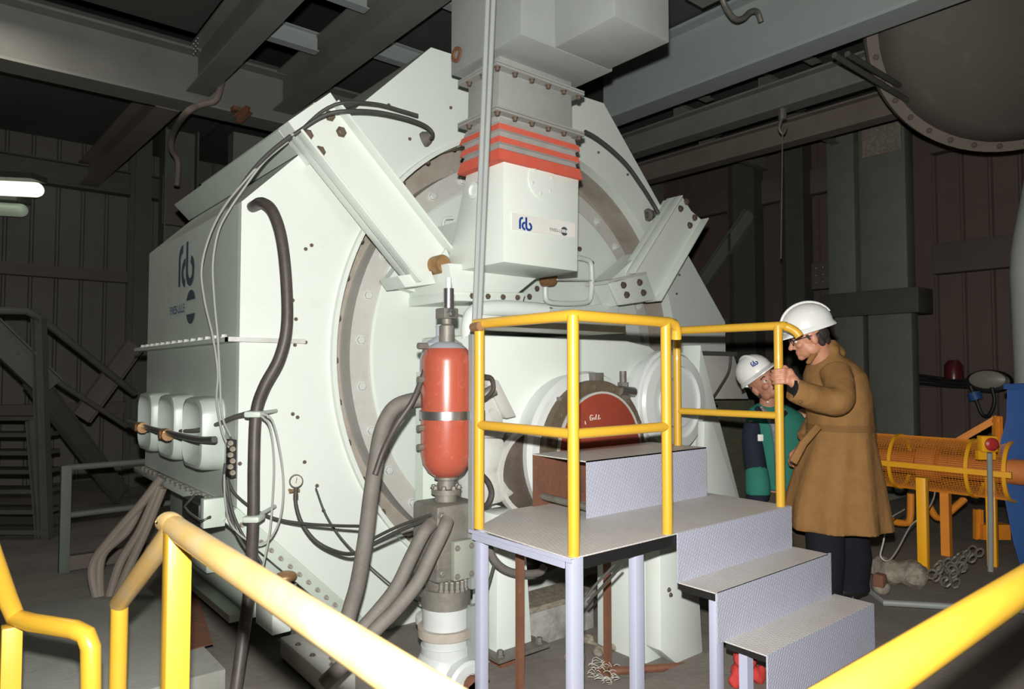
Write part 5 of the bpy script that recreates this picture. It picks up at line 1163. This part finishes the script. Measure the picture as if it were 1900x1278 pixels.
# hair at the back and side
hm = MB(); hm.ell(PH(-.045, 0, -.005), .066, .079, .062, AH); hm.cap(PH(-.03, .06, -.01), PH(-.045, .055, -.055), .026, .018); hm.cap(PH(-.03, -.06, -.01), PH(-.045, -.055, -.055), .026, .018); hm.cap(PH(.022, .072, .01), PH(.015, .074, -.012), .010, .007)
hm.ell(PH(-.075, 0, -.045), .030, .052, .035, AH)
remesh(hm.build('hair', M['hair'], manA, sharp=180), .005, 2)
def eyes(P, A, par, s=1.):
    F, L, U = A
    for q in (-1, 1):
        e = MB().ell(P(.079, q * .031, -.004), .0125 * s, .0125 * s, .0125 * s, A, 14, 10).build('eye', M['eye'], par)
        MB().ell(P(.0875, q * .031, -.004), .005 * s, .0062 * s, .0062 * s, A, 12, 8).build('iris', M['iris'], e)
        mb = MB(); mb.tube([P(.088, q * .018, .018), P(.092, q * .032, .022), P(.082, q * .050, .017)], .0045 * s, 8, 3); mb.build('eyebrow', M['hair'], par)
eyes(PH, AH, manA)
gm = MB()
for q in (-1, 1):
    gm.tube([PH(.100 + .0 * k, q * .033 + .024 * math.cos(a), -.004 + .018 * math.sin(a)) for a in [k * math.pi / 8 for k in range(17)] for k in [0]], .0028, 6)
    gm.tube([PH(.099, q * .057, .004), PH(.06, q * .076, .006), PH(.0, q * .083, .004)], .0032, 6)
gm.tube([PH(.101, -.009, .002), PH(.101, .009, .002)], .0028, 6)
gm.build('glasses', M['hair'], manA)
# coat: lofted body and sleeves, voxel-merged into one cloth
def ring_px(y, xl, xr, dep, half, k=9, rip=0., ph=0., lean=0.):
    a = D(xl, y, dep); b = D(xr, y, dep); c = (a + b) / 2
    return oval(c, (b - a).length / 2, half, RT, HF, 44, rip, ph, k)
cm_ = MB()
cm_.loft([ring_px(655, 1513, 1551, dA + .02, .070), ring_px(664, 1508, 1568, dA + .03, .100), ring_px(676, 1501, 1585, dA + .04, .155), ring_px(695, 1496, 1600, dA + .05, .205),
          ring_px(735, 1498, 1610, dA + .06, .215, rip=.008), ring_px(780, 1503, 1613, dA + .06, .200, rip=.012), ring_px(800, 1503, 1614, dA + .07, .198, rip=.02), ring_px(840, 1490, 1621, dA + .07, .215, rip=.035, ph=.3),
          ring_px(880, 1477, 1630, dA + .08, .235, rip=.035, ph=.5), ring_px(925, 1464, 1638, dA + .08, .255, rip=.04, ph=.7), ring_px(960, 1459, 1643, dA + .08, .27, rip=.06, ph=.8), ring_px(976, 1459, 1645, dA + .08, .272, rip=.065, ph=.8)])
def sleeve(mb, pts, rr, wr=.05, k=8):
    P_ = spline(pts, k); n = len(P_); R_ = []
    for i in range(n):
        t = i / (n - 1) * (len(rr) - 1); j = min(int(t), len(rr) - 2); f = t - j
        R_.append((rr[j] * (1 - f) + rr[j + 1] * f) * (1 + wr * .2 * math.sin(i * 1.1 + .7 * math.sin(i * .9))))
    mb.tube(P_, R_, 24)
cuff = D(1470, 722, 3.715)
sleeve(cm_, [D(1550, 690, dA - .08), D(1558, 718, dA - .18), D(1555, 744, dA - .27), D(1525, 741, 3.74), D(1495, 732, 3.72), cuff], [.084, .080, .078, .073, .069, .064])
sleeve(cm_, [S2, E2, D(1495, 815, dA + .2)], [.09, .075, .06])
# lifted collar
cm_.cap(D(1523, 640, dA - .02), D(1500, 672, dA - .06), .020, .016); cm_.cap(D(1545, 636, dA + .0), D(1523, 640, dA - .04), .022, .022); cm_.cap(D(1545, 636, dA), D(1560, 655, dA + .05), .022, .03)
cm_.ell(D(1538, 650, dA + .02), .055, .08, .045, (RT, HF, ZU))
ct_ = cm_.build('coat', M['coat'], manA, sharp=180); remesh(ct_, .0085, 4)
ct_['label'] = 'long camel overcoat'
# belt tail, belt seam and cuff button
bt = MB(); 
P1_, P2_, P3_ = D(1520, 790, 3.84), D(1492, 822, 3.80), D(1472, 858, 3.80)
sdv = (RT * .8 - ZU * .5).normalized() * .020
bt._add([P1_ - sdv, P1_ + sdv, P2_ - sdv, P2_ + sdv, P3_ - sdv * 1.1, P3_ + sdv * 1.1] + [p + HF * .02 for p in (P1_ - sdv, P1_ + sdv, P2_ - sdv, P2_ + sdv, P3_ - sdv * 1.1, P3_ + sdv * 1.1)],
        [(0, 1, 3, 2), (2, 3, 5, 4), (6, 7, 9, 8), (8, 9, 11, 10), (0, 2, 8, 6), (2, 4, 10, 8), (1, 3, 9, 7), (3, 5, 11, 9), (0, 1, 7, 6), (4, 5, 11, 10)])
bt.build('belt_tail', M['coat'], ct_, bevel=.004)
MB().loft([ring_px(786, 1501.5, 1615.5, dA + .065, .205, rip=.012), ring_px(797, 1501.5, 1615.5, dA + .065, .205, rip=.018)]).build('belt', M['coatd'], ct_)
MB().ell(D(1485, 745, 3.66), .010, .010, .010).build('button', M['coatd'], ct_)
MB().cyl(D(1473, 722, 3.712), D(1468, 721.5, 3.712), .058, n=24).build('cuff_lining', M['trousers'], ct_)
tr = MB()
for q, fx_, fyy in ((-1, 1532, -.10), (1, 1583, .10)):
    an = D(fx_, 1100, dA + .1 + fyy); an.z = ZG + .06
    tr.loft([oval(D(1548 + q * 20, 940, dA + .08 + fyy * .9), .11, .09, RT, HF), oval(D(fx_, 1030, dA + .09 + fyy), .105, .10, RT, HF), oval(an + V((0, 0, .05)), .09, .08, RT, HF), oval(an, .095, .085, RT, HF)])
tro = tr.build('trousers', M['trousers'], manA); tro['label'] = 'black trousers'
for q, fx_, fyy in ((-1, 1532, -.10), (1, 1583, .10)):
    an = D(fx_, 1100, dA + .1 + fyy); an.z = ZG
    sh = MB(); sh.ell(an + V((0, 0, .045)) - RT * .04, .14, .048, .045, (RT, HF, ZU)); sh.ell(an + V((0, 0, .07)) + RT * .02, .06, .045, .055, (RT, HF, ZU)); sh.box(tuple(an - V((.05, .03, 0))), tuple(an + V((.05, .03, .02))))
    remesh(sh.build('shoe', M['black'], manA, sharp=180), .006, 2)

# ---------------------------------------------------------------- worker in the green jacket
dB = 4.62
hB = D(1416, 708, dB)
FB = (-HF * .92 + RT * .06 + ZU * .28).normalized(); UB = (ZU * .76 - RT * .58 + HF * .30)
mb = MB(); PB, AB = head(mb, hB, FB, UB, 1.15)
nb = D(1425, 765, dB + .05)
mb.cap(PB(-.03, 0, -.07), nb, .055, .062, 16)
chB = D(1442, 810, dB + .08); hpB = D(1445, 930, dB + .12)
mb.ell(chB, .17, .11, .19, (RT, HF, ZU)); mb.cap(chB, hpB, .13, .13, 16)
for q in (-1, 1):
    kn = hpB + RT * (q * .12) - HF * .12 - ZU * .28; an = kn + HF * .08; an.z = ZG + .08
    mb.cap(hpB + RT * q * .09, kn, .085, .055, 14); mb.cap(kn, an, .052, .038, 14)
sB1 = D(1400, 785, dB + .03); eB1 = D(1400, 868, dB - .05); wB1 = D(1404, 922, dB - .10)
mb.cap(sB1, eB1, .040, .036, 14); mb.cap(eB1, wB1, .036, .026, 14)
hh = wB1 - ZU * .06; mb.cap(wB1, hh, .026, .03, 12)
for i in range(4):
    f0_ = hh + RT * (-.027 + .018 * i); f1_ = f0_ - ZU * .04 - HF * .01; f2_ = f1_ - ZU * .028 + HF * .008
    mb.cap(f0_, f1_, .010, .009, 10); mb.cap(f1_, f2_, .009, .0075, 10)
mb.cap(wB1 - ZU * .03 + RT * .02, wB1 - ZU * .075 + RT * .045, .012, .010, 10)
sB2 = D(1490, 772, dB + .05); eB2 = D(1505, 850, dB + .1); wB2 = D(1490, 905, dB)
mb.cap(sB2, eB2, .05, .042, 14); mb.cap(eB2, wB2, .040, .028, 14); mb.cap(wB2, wB2 - ZU * .06, .026, .03, 12)
for i in range(4): mb.cap(wB2 - ZU * .06 + HF * (-.027 + .018 * i), wB2 - ZU * .12 + HF * (-.027 + .018 * i), .010, .008, 10)
manB = mb.build('person', M['skinb'], sharp=180); remesh(manB, .0055, 2)
tag(manB, 'worker in green and navy jacket and white hard hat, half hidden behind yellow post', 'person')
hb_ = helmet(PB, AB, 1.04, manB, .072)
# small blue letters on the side of the helmet
eyes(PB, AB, manB)
mb = MB(); mb.tube([PB(.092, -.024, -.074), PB(.099, 0, -.073), PB(.092, .024, -.074)], .0045, 8, 3); mb.build('mouth', M['lip'], manB)
hm = MB(); hm.ell(PB(-.045, 0, -.012), .066, .080, .062, AB)
for q in (-1, 1): hm.cap(PB(-.01, q * .068, .005), PB(-.03, q * .06, -.055), .020, .016)
remesh(hm.build('hair', M['hair'], manB, sharp=180), .005, 2)
F_, L_, U_ = AB
Oc = PB(-.010, 0, .074); 
def hp(a, u): # point on the dome towards angle a (0 = face) and height u
    r = math.sqrt(max(0, 1 - (u / .118) ** 2)); return Oc + (F_ * (math.cos(R(a)) * .141 * r) + L_ * (math.sin(R(a)) * .117 * r) + U_ * u) * 1.06
c0 = hp(-14, .040); ax1 = (hp(8, .045) - hp(-16, .045)).normalized(); nn1 = (c0 - Oc).normalized(); ay1 = nn1.cross(ax1) ; ay1 = ay1 if ay1.dot(U_) > 0 else -ay1
if ax1.dot(RT) < 0: ax1 = -ax1
fcb(c0 - ax1 * .028 - ay1 * .015, ax1, ay1, nn1, .036, .004).build('logo_lettering', M['blueletter'], hb_)
MB().ell(PB(.03, -.075, -.105), .007, .007, .007).build('chin_strap_button', M['helmet'], manB)
# jacket body
jk = MB()
def rB(y, xl, xr, half, rip=0., dd=.06): return ring_px(y, xl, xr, dB + dd, half, 7, rip)
jk.loft([rB(748, 1406, 1448, .065), rB(756, 1393, 1470, .09), rB(768, 1384, 1488, .125), rB(790, 1388, 1500, .15), rB(830, 1396, 1502, .155, .015), rB(870, 1402, 1496, .15, .02), rB(905, 1408, 1490, .15, .02)])
remesh(jk.build('jacket', M['green'], manB, sharp=180), .0085, 3)
jo = [o for o in manB.children if o.name.startswith('jacket')][0]; jo['label'] = 'green jacket body'
sv = MB(); sleeve(sv, [D(1397, 785, dB + .02), D(1395, 812, dB - .0), D(1399, 842, dB - .03), D(1404, 872, dB - .05)], [.058, .064, .068, .068]); remesh(sv.build('upper_sleeve', M['navy'], jo, sharp=180), .008, 3)
sv = MB(); sleeve(sv, [D(1404, 872, dB - .05), D(1406, 895, dB - .09), D(1407, 918, dB - .10)], [.072, .078, .078]); remesh(sv.build('lower_sleeve', M['green'], jo, sharp=180), .008, 3)
sv = MB(); sleeve(sv, [D(1406, 916, dB - .10), D(1406, 925, dB - .10)], [.076, .070]); sv.build('cuff', M['navy'], jo)
sv = MB(); sleeve(sv, [sB2, D(1504, 815, dB + .06), eB2, wB2], [.08, .078, .07, .06]); remesh(sv.build('right_sleeve', M['green'], jo, sharp=180), .008, 3)
MB().tube([D(1424, 765, dB - .10), D(1440, 800, dB - .11), D(1446, 850, dB - .11), D(1446, 900, dB - .10)], [.018, .030, .032, .028], 12, 5).build('shirt_front', M['shirt'], jo)
cl = MB(); cl.tube([D(1404, 756, dB - .02), D(1416, 770, dB - .07), D(1438, 778, dB - .08), D(1458, 765, dB - .04)], .020, 10, 5); remesh(cl.build('collar', M['navy'], jo, sharp=180), .006, 2)
cl = MB(); cl.tube([D(1412, 757, dB - .03), D(1426, 772, dB - .08), D(1442, 774, dB - .08), D(1452, 760, dB - .03)], .018, 10, 5); cl.build('scarf', M['scarf'], manB)
MB().obox(D(1411, 812, dB - .082), RT * .018, HF * .004, V((0, 0, .022))).build('chest_badge', M['sign'], jo, bevel=.003)
for px, py in ((1494, 784), ): MB().ell(D(px, py, dB - .09), .008, .008, .008).build('snap_button', M['sign'], jo)
tb = MB()
for q in (-1, 1):
    kn = hpB + RT * (q * .12) - HF * .12 - ZU * .28; an = kn + HF * .08; an.z = ZG + .05
    tb.loft([oval(hpB + RT * q * .07 + ZU * .08, .12, .13, RT, HF), oval(kn, .085, .085, RT, HF), oval(an, .08, .08, RT, HF)])
tb.build('trousers', M['brown'], manB)
for q in (-1, 1):
    an = hpB + RT * (q * .12) - HF * .04; an.z = ZG
    sh = MB(); sh.ell(an + V((0, 0, .045)) - HF * .05, .05, .14, .045, (RT, HF, ZU)); sh.ell(an + V((0, 0, .07)), .05, .06, .055, (RT, HF, ZU))
    remesh(sh.build('boot', M['black'], manB, sharp=180), .006, 2)
